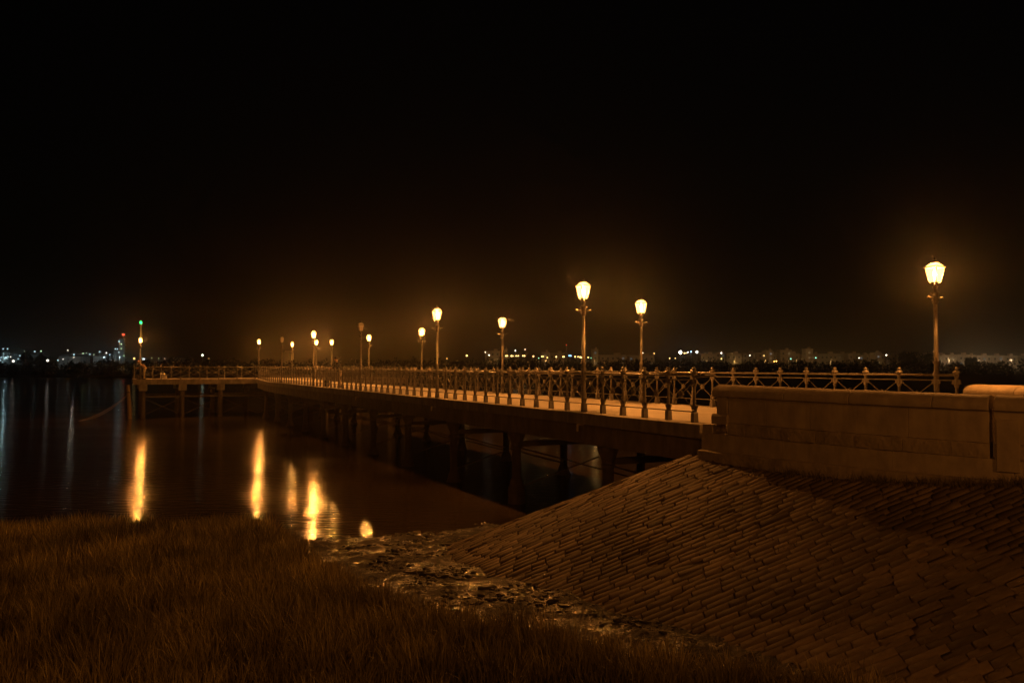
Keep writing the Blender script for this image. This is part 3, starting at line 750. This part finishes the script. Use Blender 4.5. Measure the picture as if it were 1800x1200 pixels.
for k in range(70):
    t = random.uniform(1, 16); p = random.uniform(-1.2, PW + 1.5); q = world(t, p)
    s = random.uniform(.5, 1.6); z = max(ground_z(q.x, q.y), slope_z(q.x, q.y))
    if z < -.12: continue
    o = link('rock', rocks[k % 5], None, (q.x, q.y, z + .02 * s)); o.scale = (s, s * random.uniform(.8, 1.3), s * .9); o.rotation_euler = (random.uniform(-.3, .3), 0, random.uniform(0, 6)); tag(o, 'dark rubble rock lying in the mud under the pier', 'rock', 'rubble under the pier')
for k, (x, y) in enumerate(((-2.35, 20.6), (-1.7, 20.45), (-2.1, 18.9), (1.1, 19.8))):
    o = link('mud_stone', rocks[k % 5], None, (x, y, max(0, ground_z(x, y)) + .01)); o.scale = (.9, .7, .5); tag(o, 'small flat stone at the edge of the wet mud', 'stone', 'stones at the water edge')

# ------------------------------------------------------------------ people and tackle
def skin_mesh(name, nodes, edges, m, parent, root=0):
    me = bpy.data.meshes.new(name); me.from_pydata([n[0] for n in nodes], edges, []); me.materials.append(m)
    o = link(name, me, parent); md = o.modifiers.new('skin', 'SKIN'); md.use_smooth_shade = True
    for i, n in enumerate(nodes):
        sv_ = me.skin_vertices[0].data[i]; r = n[1]; sv_.radius = r if isinstance(r, tuple) else (r, r); sv_.use_root = (i == root)
    s = o.modifiers.new('sub', 'SUBSURF'); s.levels = 1; s.render_levels = 2
    return o
def person(label, loc, rz, J, jacket, trousers, hat=None):
    """J: dict of joints in the person's frame (facing +x)."""
    r = thing('person', label, 'person', loc, rz)
    names = ['pel', 'sp', 'ch', 'nk', 'hd', 'hd2', 'shl', 'ell', 'wrl', 'hnl', 'shr', 'elr', 'wrr', 'hnr', 'hil', 'knl', 'anl', 'tol', 'hir', 'knr', 'anr', 'tor']
    rad = dict(pel=.08, sp=.08, ch=.08, nk=.05, hd=.098, hd2=.085, shl=.065, ell=.045, wrl=.032, hnl=.035, shr=.065, elr=.045, wrr=.032, hnr=.035, hil=.09, knl=.06, anl=.042, tol=.035, hir=.09, knr=.06, anr=.042, tor=.035)
    ed = [('pel', 'sp'), ('sp', 'ch'), ('ch', 'nk'), ('nk', 'hd'), ('hd', 'hd2'), ('ch', 'shl'), ('shl', 'ell'), ('ell', 'wrl'), ('wrl', 'hnl'), ('ch', 'shr'), ('shr', 'elr'), ('elr', 'wrr'), ('wrr', 'hnr'), ('pel', 'hil'), ('hil', 'knl'), ('knl', 'anl'), ('anl', 'tol'), ('pel', 'hir'), ('hir', 'knr'), ('knr', 'anr'), ('anr', 'tor')]
    ix = {n: i for i, n in enumerate(names)}
    skin_mesh('body', [(J[n], rad[n]) for n in names], [(ix[a], ix[b]) for a, b in ed], M['skin'], r)
    def sub(nm, keep, m, f):
        ii = {n: i for i, n in enumerate(keep)}
        skin_mesh(nm, [(J[n], tuple(f * v for v in rad[n]) if isinstance(rad[n], tuple) else rad[n] * f) for n in keep], [(ii[a], ii[b]) for a, b in ed if a in ii and b in ii], m, r)
    J = dict(J); J['hem'] = tuple(p + .7 * (p - q) for p, q in zip(J['pel'], J['sp'])); rad['hem'] = .13; rad['pel'] = .13; rad['sp'] = .125; rad['ch'] = .135; ed.append(('hem', 'pel')); J['col'] = tuple(.55 * q + .45 * p for p, q in zip(J['ch'], J['nk'])); rad['col'] = .075; ed.append(('ch', 'col'))
    sub('jacket', ['sp', 'pel', 'hem', 'ch', 'col', 'shl', 'ell', 'wrl', 'shr', 'elr', 'wrr'], jacket, 1.22)
    J = dict(J); J['wst'] = tuple(.75 * q + .25 * p for p, q in zip(J['pel'], J['sp'])); rad['wst'] = .10; rad['pel'] = .115; ed.append(('wst', 'pel'))
    sub('trousers', ['wst', 'pel', 'hil', 'knl', 'anl', 'hir', 'knr', 'anr'], trousers, 1.18)
    hd = Vector(J['hd']); h2 = Vector(J['hd2']); up = (h2 - Vector(J['nk'])).normalized()
    bm = bmesh.new(); bmesh.ops.create_icosphere(bm, subdivisions=2, radius=.108)
    for v in bm.verts: v.co.z *= .95; v.co += h2 + Vector((-.03, 0, .018))
    me = bpy.data.meshes.new('hair'); bm.to_mesh(me); bm.free(); me.polygons.foreach_set('use_smooth', [True] * len(me.polygons)); me.materials.append(hat or M['hair']); link('hair', me, r)
    f = MB()
    fc = (hd + h2) / 2
    f.lathe([(.002, -.03), (.016, -.02), (.02, 0), (.012, .025), (.002, .04)], 6)
    f.v = [(x + fc.x + .085, y_ + fc.y, z + fc.z - .01) for x, y_, z in f.v]; f.obj('nose', M['skin'], r)
    for k_ in ('l', 'r'):                                   # shoes
        a = Vector(J['an' + k_]); b = Vector(J['to' + k_]); d = (b - a); d.z = 0; d = d.normalized()
        MB().tube([(a.x - d.x * .05, a.y - d.y * .05, a.z - .035), (a.x + d.x * .08, a.y + d.y * .08, a.z - .04), (b.x + d.x * .03, b.y + d.y * .03, b.z - .005)], [.05, .052, .035], 8).obj('shoe', M['dark_cloth'], r, True)
        h = Vector(J['hn' + k_]); wri = Vector(J['wr' + k_]); d = (h - wri).normalized(); sd = d.cross(Vector((0, 0, 1))).normalized()
        for q in range(4):
            st = h + sd * (.018 * (q - 1.5)); MB().tube([st, st + d * .04 + Vector((0, 0, -.01)), st + d * (.06 + .006 * (1.5 - abs(q - 1.5))) + Vector((0, 0, -.03))], [.009, .008, .006], 5).obj('finger', M['skin'], r)
        st = h - d * .02 + sd * .035; MB().tube([st, st + sd * .02 + d * .03, st + sd * .018 + d * .055], [.010, .009, .006], 5).obj('thumb', M['skin'], r)
    return r
# leaning on the pier rail (faces the rail, local +x)
J1 = dict(pel=(-.12, 0, .93), sp=(-.07, 0, 1.12), ch=(.03, 0, 1.32), nk=(.09, 0, 1.47), hd=(.12, 0, 1.56), hd2=(.13, 0, 1.64),
          shl=(.03, .19, 1.36), ell=(.20, .24, 1.12), wrl=(.38, .16, 1.08), hnl=(.44, .12, 1.07), shr=(.03, -.19, 1.36), elr=(.20, -.25, 1.12), wrr=(.38, -.16, 1.08), hnr=(.44, -.12, 1.07),
          hil=(-.12, .10, .90), knl=(-.07, .12, .50), anl=(-.12, .13, .09), tol=(.04, .15, .05), hir=(-.13, -.10, .90), knr=(-.02, -.17, .52), anr=(-.30, -.24, .10), tor=(-.15, -.28, .05))
person('person in dark jacket and pale trousers leaning on the pier railing beside a dark bag', world(32.5, .42, zd(32.5)), math.atan2(-E.y, -E.x), J1, M['dark_cloth'], M['pale_cloth'])
# stooping fisherman at the landing corner
J2 = dict(pel=(-.16, 0, .90), sp=(-.06, 0, 1.05), ch=(.12, 0, 1.18), nk=(.26, 0, 1.28), hd=(.33, 0, 1.34), hd2=(.36, 0, 1.42),
          shl=(.13, .19, 1.20), ell=(.26, .22, .98), wrl=(.44, .12, .92), hnl=(.50, .09, .91), shr=(.13, -.19, 1.20), elr=(.22, -.24, .97), wrr=(.38, -.20, .86), hnr=(.43, -.18, .84),
          hil=(-.16, .10, .88), knl=(-.06, .13, .49), anl=(-.16, .14, .09), tol=(0, .16, .05), hir=(-.16, -.10, .88), knr=(-.02, -.12, .50), anr=(-.10, -.14, .09), tor=(.06, -.16, .05))
person('stooping person in pink top and khaki trousers fishing at the landing stage corner', world(T_HEAD + .75, -TL + .72, HD), math.atan2(-E.y, -E.x), J2, M['pink_cloth'], M['pale_cloth'], M['pink_cloth'])
bag = thing('backpack', 'dark bag standing on the pier deck behind the railing near a person', 'bag', world(35.0, .35, zd(35)), RZ)
b = MB().frustum((0, 0), 0, .30, .44, .26, .46, .28).frustum((0, 0), .30, .42, .46, .28, .30, .18).obj('bag_body', M['dark_cloth'], bag); bb = b.modifiers.new('b', 'BEVEL'); bb.width = .05; bb.segments = 3
MB().tube([(-.08, 0, .40), (-.06, 0, .50), (.06, 0, .50), (.08, 0, .40)], .014, 6).obj('handle', M['dark_cloth'], bag)
MB().box((0, .145, .16), (.28, .05, .18)).obj('pocket', M['dark_cloth'], bag)
tb = thing('tackle_box', 'pale fishing tackle box with two rolled towels on its lid on the landing stage', 'box', world(T_HEAD + .35, -7.45, HD), RZ)
b = MB().box((0, 0, .15), (.3, .46, .26)).obj('box_body', M['white_plastic'], tb); bb = b.modifiers.new('b', 'BEVEL'); bb.width = .02
MB().box((0, 0, .305), (.31, .47, .045)).obj('lid', M['white_plastic'], tb)
for s in (-1, 1):
    MB().tube([(-.12, .05 + s * .12, .42), (.12, .05 + s * .12, .42)], .085, 14).obj('rolled_towel', M['white_plastic'], tb, True)
# rods, fender timber and mooring line on the landing corner
def at_head(x, y, z): q = P0 + D * x - E * y; return Vector((q.x, q.y, z))
rod = MB().tube([(0, 0, 0), (-.9, .1, 1.2), (-1.9, .15, 2.2)], [.018, .012, .005], 6)
f0 = at_head(T_HEAD + .1, TL + .25, 0)
fd = thing('fender_post', 'weathered timber fender post leaning out from the landing stage corner', 'post', (f0.x, f0.y, 0))
MB().tube([(.12, 0, -1.2), (.0, 0, 1.0), (-.13, 0, 2.68)], [.17, .16, .13], 10).obj('timber', M['timber'], fd)
MB().lathe([(.16, 2.05), (.175, 2.07), (.175, 2.13), (.16, 2.15)], 10, (-.09, 0)).obj('iron_band', M['pile'], fd)
bo = at_head(T_HEAD + .35, TL - .35, HD)
bol = MB().lathe([(.16, 0.01), (.16, .04), (.09, .06), (.08, .16), (.13, .22), (.12, .28), (.02, .30)], 14).obj('mooring_bollard', M['iron'], None, True); bol.location = bo
tag(bol, 'squat iron mooring bollard on the landing stage corner', 'bollard')
r0 = Vector((f0.x - .1, f0.y - .12, 1.9)); r1 = px(140, 724, 62); r1.z = .06
for k, sag in enumerate((.55, .80)):
    pts = []
    for i in range(25):
        u = i / 24; p = r0.lerp(r1, u); p.z -= sag * 4 * u * (1 - u) * .55; p.z = max(p.z, .02); p.y += k * .08; pts.append(p)
    tag(MB().tube(pts, .022, 6).obj('mooring_rope', M['rope'], None, True), 'slack mooring rope hanging from the fender post into the water', 'rope', 'mooring ropes at the landing corner')

# ------------------------------------------------------------------ far bank: trees, city, factory, lights
def leaf_cloud(n, c, r, seed, size):
    r_ = np.random.default_rng(seed); d = r_.normal(0, 1, (n, 3)); d /= np.linalg.norm(d, axis=1)[:, None]
    lump = 1 + .25 * np.sin(d[:, 0] * 5 + seed) * np.cos(d[:, 2] * 6 + seed * .7)
    p = np.array(c) + d * np.array(r) * (r_.uniform(.25, 1, n) ** .4 * lump)[:, None]
    a = r_.normal(0, size, (n, 3)); b = r_.normal(0, size, (n, 3))
    V = np.stack([p, p + a, p + b], 1).reshape(-1, 3); T = np.arange(n * 3).reshape(-1, 3); return V, T
def bank_top(x):                       # height of the scrub on the far bank, metres at its distance
    prof = [(-400, 5.6), (-205, 5.6), (-165, 6.8), (-150, 8.0), (-120, 7.4), (-60, 7.0), (0, 7.0), (40, 6.8), (90, 6.4), (150, 6.5), (230, 6.8), (400, 6.6)]
    for (a, b), (c, d) in zip(prof, prof[1:]):
        if a <= x <= c: return b + (d - b) * (x - a) / (c - a)
    return 6
Vs = []; Ts = []; o = 0
for k in range(520):
    x = random.uniform(-260, 330); y = random.uniform(326, 352); h = bank_top(x) * random.uniform(.62, 1.04)
    V, T = leaf_cloud(110, (x, y, 1 + h * .45), (random.uniform(2, 5), 2.2, h * .5), k, .55); Vs.append(V); Ts.append(T + o); o += len(V)
stuff(tag(link('far_scrub', fast_mesh('far_scrub', np.concatenate(Vs), None, M['black'], None, np.concatenate(Ts))), 'black line of trees and scrub on the far bank', 'woodland'))
# a solid earth bank behind the scrub
def tree(label, x, ytop, ybot, Y, wpx):
    b = px(x, ybot, Y); top = px(x, ytop, Y).z; hw = wpx / 2 / 1450 * Y
    r = thing('tree', label, 'tree', (b.x, Y, 1.4)); h = top - 1.4
    MB().tube([(0, 0, 0), (.2, 0, h * .35), (0, .1, h * .7)], [.45, .35, .15], 8).tube([(.15, 0, h * .3), (1.2, .2, h * .6)], [.2, .08], 6).tube([(.15, 0, h * .32), (-1.3, -.2, h * .62)], [.2, .08], 6).obj('trunk', M['bark'], r)
    parts = []; o = 0; TT = []
    for q in range(9):
        cx = random.uniform(-.55, .55) * hw; cz = h * random.uniform(.5, .82); V, T = leaf_cloud(330, (cx, random.uniform(-1, 1), cz), (hw * .55, hw * .5, h * .22), int(x) + q, .4); parts.append(V); TT.append(T + o); o += len(V)
    link('crown', fast_mesh('crown', np.concatenate(parts), None, M['black'], None, np.concatenate(TT)), r)
tree('round dark tree in front of the white factory lights', 50, 615, 637, 380, 24)
tree('lower dark tree beside the round one before the factory', 71, 620, 637, 380, 20)
tree('large dark spreading tree before the city behind the lit railing', 1598, 618, 640, 300 + 70, 44)
tree('dark tree just beside the tallest lamp pole before the city', 1634, 622, 640, 372, 18)
tree('small domed dark tree before the pale city blocks', 1707, 627, 640, 372, 20)

WARM, WHITE, CYAN, GREEN, ORANGE, BLUE, RED = (1, .62, .2), (1, .9, .75), (.62, .95, 1), (.65, 1, .55), (1, .42, .08), (.25, .5, 1), (1, .1, .05)
EM = {}
def far_light(x, y, s, c, cname, Y, group, st=14, lab=None, lightW=0):
    p = px(x, y, Y); r = thing('mast_light', lab or f'small {cname} light on a thin mast {group[1]}', 'light', (p.x, p.y, 1.8), 0, None if lab else group[0] + ', ' + cname)
    key = (cname, st)
    if key not in EM: EM[key] = emit(f'{cname}_lamp_{st}', c, st)
    h = p.z - 1.8; rad = s / 2 / 1450 * Y
    MB().tube([(0, 0, 0), (0, 0, h)], .12, 6).obj('mast', M['steel'], r)
    MB().lathe([(.05, h - rad), (rad * .75, h - rad * .6), (rad, h), (rad * .75, h + rad * .6), (.05, h + rad)], 10).obj('lamp_head', EM[key], r, True)
    if lightW:
        ld = bpy.data.lights.new('mast_lamp', 'POINT'); ld.energy = lightW; ld.color = c; ld.shadow_soft_size = .5
        l = bpy.data.objects.new('mast_lamp', ld); col.objects.link(l); l.parent = r; l.location = (0, -1.0, h - 1.5)
FG = ('factory lights', 'at the far factory'); CG = ('city lights', 'before the far city')
for x, y, s in ((5.5, 613, 2.4), (13, 613, 2.4), (6, 621, 1.6), (2, 628, 2.4), (8, 630, 2.6), (12, 629.5, 2.4), (15, 627, 2), (1, 633, 2.6), (5, 636, 2), (35, 625, 2.4), (39, 630, 3), (32, 630.5, 2.2), (42, 629.5, 2), (51, 630, 1.5), (61, 617.5, 2.8), (102, 633, 2.6), (130, 623, 2.8), (158, 622.5, 2.6), (175, 618, 2.8), (193, 623, 2), (202.5, 613, 2.4), (206, 613, 2.2), (209, 600, 3.2), (209, 619, 2.2), (250, 629.5, 1.8)):
    far_light(x, y, s, CYAN, 'bluish white', 520, FG, 1.0)
for x, y, s in ((43.7, 617, 2), (72, 617, 2.4), (73, 626, 2.2), (68, 633, 1.6), (146, 621, 2.2), (152, 620, 1.6), (165, 623, 1.6), (213, 604.7, 2.4), (213, 612.5, 2), (218, 625, 2), (267, 629, 1.8), (279, 629.5, 1.6)):
    far_light(x, y, s, GREEN, 'greenish white', 520, FG, 1.4)
for x, y, s in ((18.7, 627, 2.2), (111, 631, 2), (119, 615.5, 2.6), (187, 620, 2.8), (289.5, 630, 1.6)):
    far_light(x, y, s, WHITE, 'warm white', 520, FG, 1.6)
far_light(23.7, 634.5, 4.2, WHITE, 'white', 360, FG, 2.4, 'strong white floodlight low on the far bank before the factory silos', 0)
far_light(84, 633.5, 4.2, WHITE, 'white', 360, FG, 2.4, 'strong white floodlight on the far bank beside the dark factory trees', 0)
far_light(236, 630, 3.6, WARM, 'warm', 360, FG, 2.4, 'strong warm light on the far bank beside the landing stage corner lamp', 0)
far_light(253, 631.3, 3.4, (.6, .8, 1), 'blue white', 360, FG, 4, 'blue white light on the far bank behind the stooping person', 0)
far_light(356, 624, 4.2, (.9, 1, .75), 'pale green', 360, FG, 2.4, 'strong pale green floodlight on the far bank above the landing stage railing', 0)
far_light(367, 630, 1.8, WARM, 'yellow', 360, FG, 2.4, 'weak yellow light beside the strong pale green floodlight', 0)
far_light(1196, 619, 5.2, WHITE, 'white', 420, CG, 24, 'brightest white floodlight on the far city bank', 0)
far_light(1225, 618.5, 3.6, (.95, 1, .95), 'white', 420, CG, 10, 'white floodlight just beside the brightest one on the city bank', 0)
far_light(1215, 618, 2.2, BLUE, 'blue', 420, CG, 7, 'small blue light between the two white city floodlights', 0)
k = 0
for x, y, s in ((889.5, 625.5, 2.2), (892, 625.3, 2), (899, 625.5, 2.4), (901.5, 625.5, 1.8), (907.5, 625.3, 2), (911, 625.3, 2), (919, 625.3, 2), (922, 625.3, 2.4), (937.7, 626, 2.4), (952.5, 626.4, 2), (954.8, 626.4, 2), (962, 628.3, 1.8), (978, 627, 2.4), (989.5, 627, 2), (991.5, 626.8, 2), (1011, 626.7, 2.4), (1016, 626.8, 1.8), (1020, 627.6, 2.6), (1022, 628.3, 2.2), (1025, 627, 2.2), (1034, 628, 2), (820.5, 625, 2.8), (785.6, 630, 1.6), (1150, 621, 1.7), (1177, 629.5, 1.8), (1187, 629.5, 1.6), (1203, 620.5, 2), (1206, 620.5, 1.5), (1268, 630.5, 2), (1343, 625, 1.5)):
    far_light(x, y, s, WARM, 'yellow', 470, CG, 6)
for x, y, s in ((860, 624, 2), (853, 619, 1.6), (906, 616, 2), (1130, 620, 1.6), (1209, 619, 2), (1268, 620.3, 2.4), (1318, 624.5, 1.8), (1510, 629, 1.5), (1558, 624, 2.2), (923, 614, 1.4)):
    far_light(x, y, s, WHITE, 'warm white', 470, CG, 6)
for x, y, s in ((947, 629.3, 1.6), (1039, 629, 1.6), (1434, 628.6, 2.2), (1390, 630.5, 2), (1702, 635, 1.8)): far_light(x, y, s, (.3, 1, .7), 'green', 470, CG, 3)
for x, y, s in ((1361, 635, 2.2), (1364.6, 634.6, 2.2)): far_light(x, y, s, ORANGE, 'orange', 352, CG, 9)
mast = thing('radio_mast', 'thin lattice mast with a red light above the far city lights', 'mast', (px(995.5, 630, 560).x, 560, 1.8))
hm = px(995.5, 607, 560).z - 1.8
for a in range(3): MB().tube([(.9 * math.cos(a * 2.09), .9 * math.sin(a * 2.09), 0), (.1 * math.cos(a * 2.09), .1 * math.sin(a * 2.09), hm)], .09, 5).obj('leg', M['steel'], mast)
MB().lathe([(.1, hm), (.4, hm + .2), (.4, hm + .5), (.1, hm + .7)], 8).obj('red_light', emit('red_beacon', RED, 2.5), mast)
sg = thing('lit_sign', 'small blue lit sign panel among the yellow city lights', 'sign', (px(1002, 625, 465).x, 465, 1.8))
h = px(1002, 625, 465).z - 1.8
MB().box((0, 0, h), (1.7, .3, .8)).obj('panel', emit('blue_panel', (.25, .6, 1), 2.2), sg); MB().tube([(0, .25, 0), (0, .25, h)], .1, 6).obj('post', M['steel'], sg)

WIN = emit('lit_window', (1, .66, .3), .10); WIN2 = emit('lit_window_pale', (.8, .95, 1), .10)
win_me = [MB().box((0, 0, 0), (1.3, .12, 1.3)).mesh('window', m) for m in (WIN, WIN2)]
dark_win = MB().box((0, 0, 0), (1.2, .10, 1.4)).mesh('window', mat('dark_window', (.02, .02, .025), .2, scale=1))
def building(x0, x1, ytop, Y, m, label, group, lit=3, rows=True):
    a = px(x0, 640, Y); b = px(x1, 640, Y); top = px(0, ytop, Y).z; wdt = b.x - a.x; dp = max(8, wdt * .6)
    r = thing('city_building', label, 'building', ((a.x + b.x) / 2, Y + dp / 2, 1.8), 0, group); h = top - 1.8
    MB().box((0, 0, h / 2), (wdt, dp, h)).obj('wall', m, r)
    MB().box((0, 0, h + .15), (wdt + .4, dp + .4, .3)).box((wdt * .2, 0, h + 1.0), (wdt * .25, dp * .3, 1.4)).obj('roof', M['plaster2'], r)
    nx_ = max(1, int(wdt / 3.2)); nz_ = max(1, int(h / 3.2)); cells = [(i, j) for i in range(nx_) for j in range(1, nz_)]
    random.shuffle(cells)
    for q, (i, j) in enumerate(cells[:max(lit, 14)]):
        me_ = win_me[0 if random.random() < .75 else 1] if q < lit else dark_win
        link('window', me_, r, (-wdt / 2 + wdt * (i + .5) / nx_, -dp / 2 - .06, h * (j + .35) / nz_))
GC = 'far city blocks'
x = 1232
while x < 1640:
    wd = random.uniform(14, 30); k_m = random.randint(0, 1); building(x, x + wd, random.uniform(619, 624.5), random.uniform(600, 640), (M['plaster2'], M['plaster'])[k_m], ('dim pale apartment block' if k_m else 'dim brick apartment block') + ' in the far city beyond the railing', GC, random.randint(0, 2)); x += wd + random.uniform(-2, 3)
x = 1650
for wd, tp in ((18, 625), (14, 624), (22, 623.5), (9, 624.5), (26, 625), (20, 625), (24, 625.5), (22, 625.5)):
    building(x, x + wd, tp, 560, M['plaster'], 'pale city block beside the lamp pole above the bright parapet', 'pale far city blocks', 1); x += wd + 1
for x0, x1, tp, lb in ((853, 879, 617, 'broad dim block among the first yellow city lights'), (886, 892, 614, 'narrow dim tower above the yellow city lights'), (953, 965, 619, 'low lit block above the paired yellow city lights'), (966, 992, 620.5, 'long low block beside the radio mast'), (1041, 1052, 614, 'tall dim tower block behind the nearest pier lamp'), (1372, 1392, 615.5, 'tallest dim tower block in the far city'), (1417, 1429, 613.5, 'slim tower block in the middle of the far city'), (1352, 1358, 616, 'slim dim block beside the tallest tower block'), (1538, 1550, 620, 'stepped dim block beside the large dark tree'), (1055, 1100, 624, 'low dim terrace left of the second city lamp'), (1105, 1150, 625, 'low dim terrace behind the city side lamp pole')):
    building(x0, x1, tp, 590 if x0 != 1372 else 595, M['plaster'], lb, GC, 2)
for xx, Y_, W_ in ((870, 560, 2000), (960, 560, 2000), (1045, 562, 1500), (1130, 560, 1500), (1240, 570, 2250), (1290, 570, 2250), (1345, 565, 2250), (1400, 565, 2250), (1460, 565, 2250), (1530, 565, 2250), (1668, 535, 3500), (1720, 535, 3500), (1775, 535, 3500)):
    p = px(xx, 633, Y_); r = thing('mast_light', 'sodium street lamp down in the streets of the far city', 'light', (p.x, p.y, 1.8), 0, 'city street lamps'); MB().tube([(0, 0, 0), (0, 0, 6.8), (0, -1.2, 7.2)], .1, 6).obj('mast', M['steel'], r)
    MB().box((0, -1.3, 7.15), (.3, .7, .12)).obj('lamp_head', M['steel'], r)
    ld = bpy.data.lights.new('mast_lamp', 'POINT'); ld.energy = W_; ld.color = (1, .5, .14) if xx < 1600 else (1, .62, .28); ld.shadow_soft_size = .3
    l = bpy.data.objects.new('mast_lamp', ld); col.objects.link(l); l.parent = r; l.location = (0, -1.4, 6.8)
# factory on the far bank
def fbox(name, label, x0, x1, ytop, Y, kind):
    a = px(x0, 640, Y); b = px(x1, 640, Y); top = px(0, ytop, Y).z - 1.8; wd = b.x - a.x
    r = thing(name, label, 'factory', ((a.x + b.x) / 2, Y, 1.8))
    if kind == 'silo':
        n = max(1, round(wd / 4.))
        for i in range(n): MB().lathe([(wd / n * .48, 0), (wd / n * .48, top * .93), (.4, top)], 16, (-wd / 2 + wd * (i + .5) / n, 0)).obj('silo', M['tank'], r)
        MB().box((0, -wd / n * .5 - .3, top * .6), (wd, .4, .5)).obj('walkway', M['steel'], r)
    elif kind == 'tower':
        MB().box((0, 0, top / 2), (wd, wd, top)).obj('tower', M['tank'], r)
        for q in range(1, 5): MB().box((0, 0, top * q / 5), (wd * 1.5, wd * 1.5, .35)).obj('platform', M['steel'], r)
        MB().tube([(wd * .3, 0, top), (wd * .3, 0, top + 2)], .2, 6).obj('antenna', M['steel'], r)
        MB().lathe([(.1, top + 2), (.8, top + 2.3), (.8, top + 2.9), (.1, top + 3.2)], 8, (wd * .3, 0)).obj('red_light', emit('red_beacon_tower', RED, 3), r)
    else:
        MB().box((0, 0, top * .42), (wd, 12, top * .84)).obj('wall', M['tank'], r)
        MB().add([(-wd / 2 - .3, -6.3, top * .843), (wd / 2 + .3, -6.3, top * .843), (wd / 2 + .3, 6.3, top * .843), (-wd / 2 - .3, 6.3, top * .843), (-wd / 2 - .3, 0, top), (wd / 2 + .3, 0, top)], [(0, 1, 5, 4), (2, 3, 4, 5), (0, 4, 3), (1, 2, 5), (3, 2, 1, 0)]).obj('roof', M['steel'], r)
fbox('factory_silos', 'group of pale factory silos under two bluish lamps', 2, 17, 616, 540, 'silo')
fbox('factory_shed', 'pale factory shed behind the round dark tree', 30, 78, 619, 545, 'shed')
fbox('factory_shed', 'long low factory hall on the far bank behind the scrub', 112, 150, 622, 545, 'shed')
fbox('factory_shed', 'small bluish lit factory shed near the tower', 172, 195, 622, 545, 'shed')
fbox('factory_tower', 'tall factory tower with platforms and a red beacon', 211, 218, 595, 540, 'tower')
fbox('factory_silos', 'low silos at the foot of the factory tower', 200, 210, 614, 540, 'silo')
fbox('factory_block', 'lone pale block between the landing stage lamps on the far bank', 502, 512, 616, 545, 'shed')
fbox('factory_shed', 'pale flat roofed shed near the strong green floodlight', 311, 333, 625, 545, 'shed')
mv = MB().lathe([(60, 0), (42, 9), (22, 17), (6, 21), (.5, 21.5)], 28); sp = mv.obj('stockpile', M['plaster'], None, True)
q = px(20, 640, 640); sp.location = (q.x, 640, 1.5); sp.scale = (.8, .5, .85); tag(sp, 'dim pale stockpile mound behind the factory', 'mound')
for xx, Y_, W_, c in ((10, 520, 720, CYAN), (45, 525, 600, CYAN), (130, 525, 600, (1, .8, .6)), (183, 525, 600, CYAN), (210, 522, 720, CYAN), (60, 590, 1440, (1, .6, .3))):
    p = px(xx, 628, Y_); r = thing('mast_light', 'floodlight standing in the yard of the far factory', 'light', (p.x, p.y, 1.8), 0, 'factory yard floodlights'); hh = p.z - 1.8
    MB().tube([(0, 0, 0), (0, 0, hh)], .12, 6).obj('mast', M['steel'], r); MB().box((0, .2, hh + .2), (.9, .3, .4)).obj('lamp_head', M['steel'], r)
    ld = bpy.data.lights.new('mast_lamp', 'POINT'); ld.energy = W_; ld.color = c; ld.shadow_soft_size = .5
    l = bpy.data.objects.new('mast_lamp', ld); col.objects.link(l); l.parent = r; l.location = (0, -.8, hh)

# ------------------------------------------------------------------ tall sodium lamps on the shore promenade behind the viewer
structure(MB().box((0, -10.6, 1.2), (60, 14.6, 2.6)).obj('promenade', M['deck']))
def tall_lamp(label, x, y, W_, h=6.):
    r = thing('street_lamp', label, 'street lamp', (x, y, 2.5), 0, None)
    MB().lathe([(.16, 0), (.16, .5), (.09, .55), (.055, h - .4)], 12).tube([(0, 0, h - .42), (0, .5, h), (0, 1.4, h + .1)], .05, 8).obj('pole', M['steel'], r, True)
    MB().box((0, 1.7, h + .12), (.32, .8, .14)).obj('lamp_head', M['steel'], r)
    MB().box((0, 1.72, h + .035), (.24, .6, .02)).obj('glass', emit('sodium_glass', (1, .5, .12), 30), r)
    ld = bpy.data.lights.new('sodium_lamp', 'POINT'); ld.energy = W_; ld.color = SODIUM; ld.shadow_soft_size = .2
    l = bpy.data.objects.new('sodium_lamp', ld); col.objects.link(l); l.parent = r; l.location = (0, 1.72, h - .2)
tall_lamp('tall sodium street lamp on the promenade facing the marsh grass', -3, -5.2, STREET_W)
tall_lamp('tall sodium street lamp on the promenade near the paved slope', 12.5, -4.2, STREET_W * 1.5)

# ------------------------------------------------------------------ thin haze added to give the lamps soft halos
hz = MB().box((0, 330, 24), (1300, 740, 54)).obj('haze', None)
hm_ = bpy.data.materials.new('halo_haze'); hm_.use_nodes = True; n = hm_.node_tree; n.nodes.clear()
pv = n.nodes.new('ShaderNodeVolumePrincipled'); pv.inputs['Color'].default_value = (.95, .95, .95, 1); pv.inputs['Density'].default_value = .00034; pv.inputs['Anisotropy'].default_value = .92
o_ = n.nodes.new('ShaderNodeOutputMaterial'); n.links.new(pv.outputs[0], o_.inputs['Volume'])
hz.data.materials.clear(); hz.data.materials.append(hm_); stuff(hz); hz['label'] = 'thin added haze over the whole place, giving the lamps halos'; hz['category'] = 'haze'
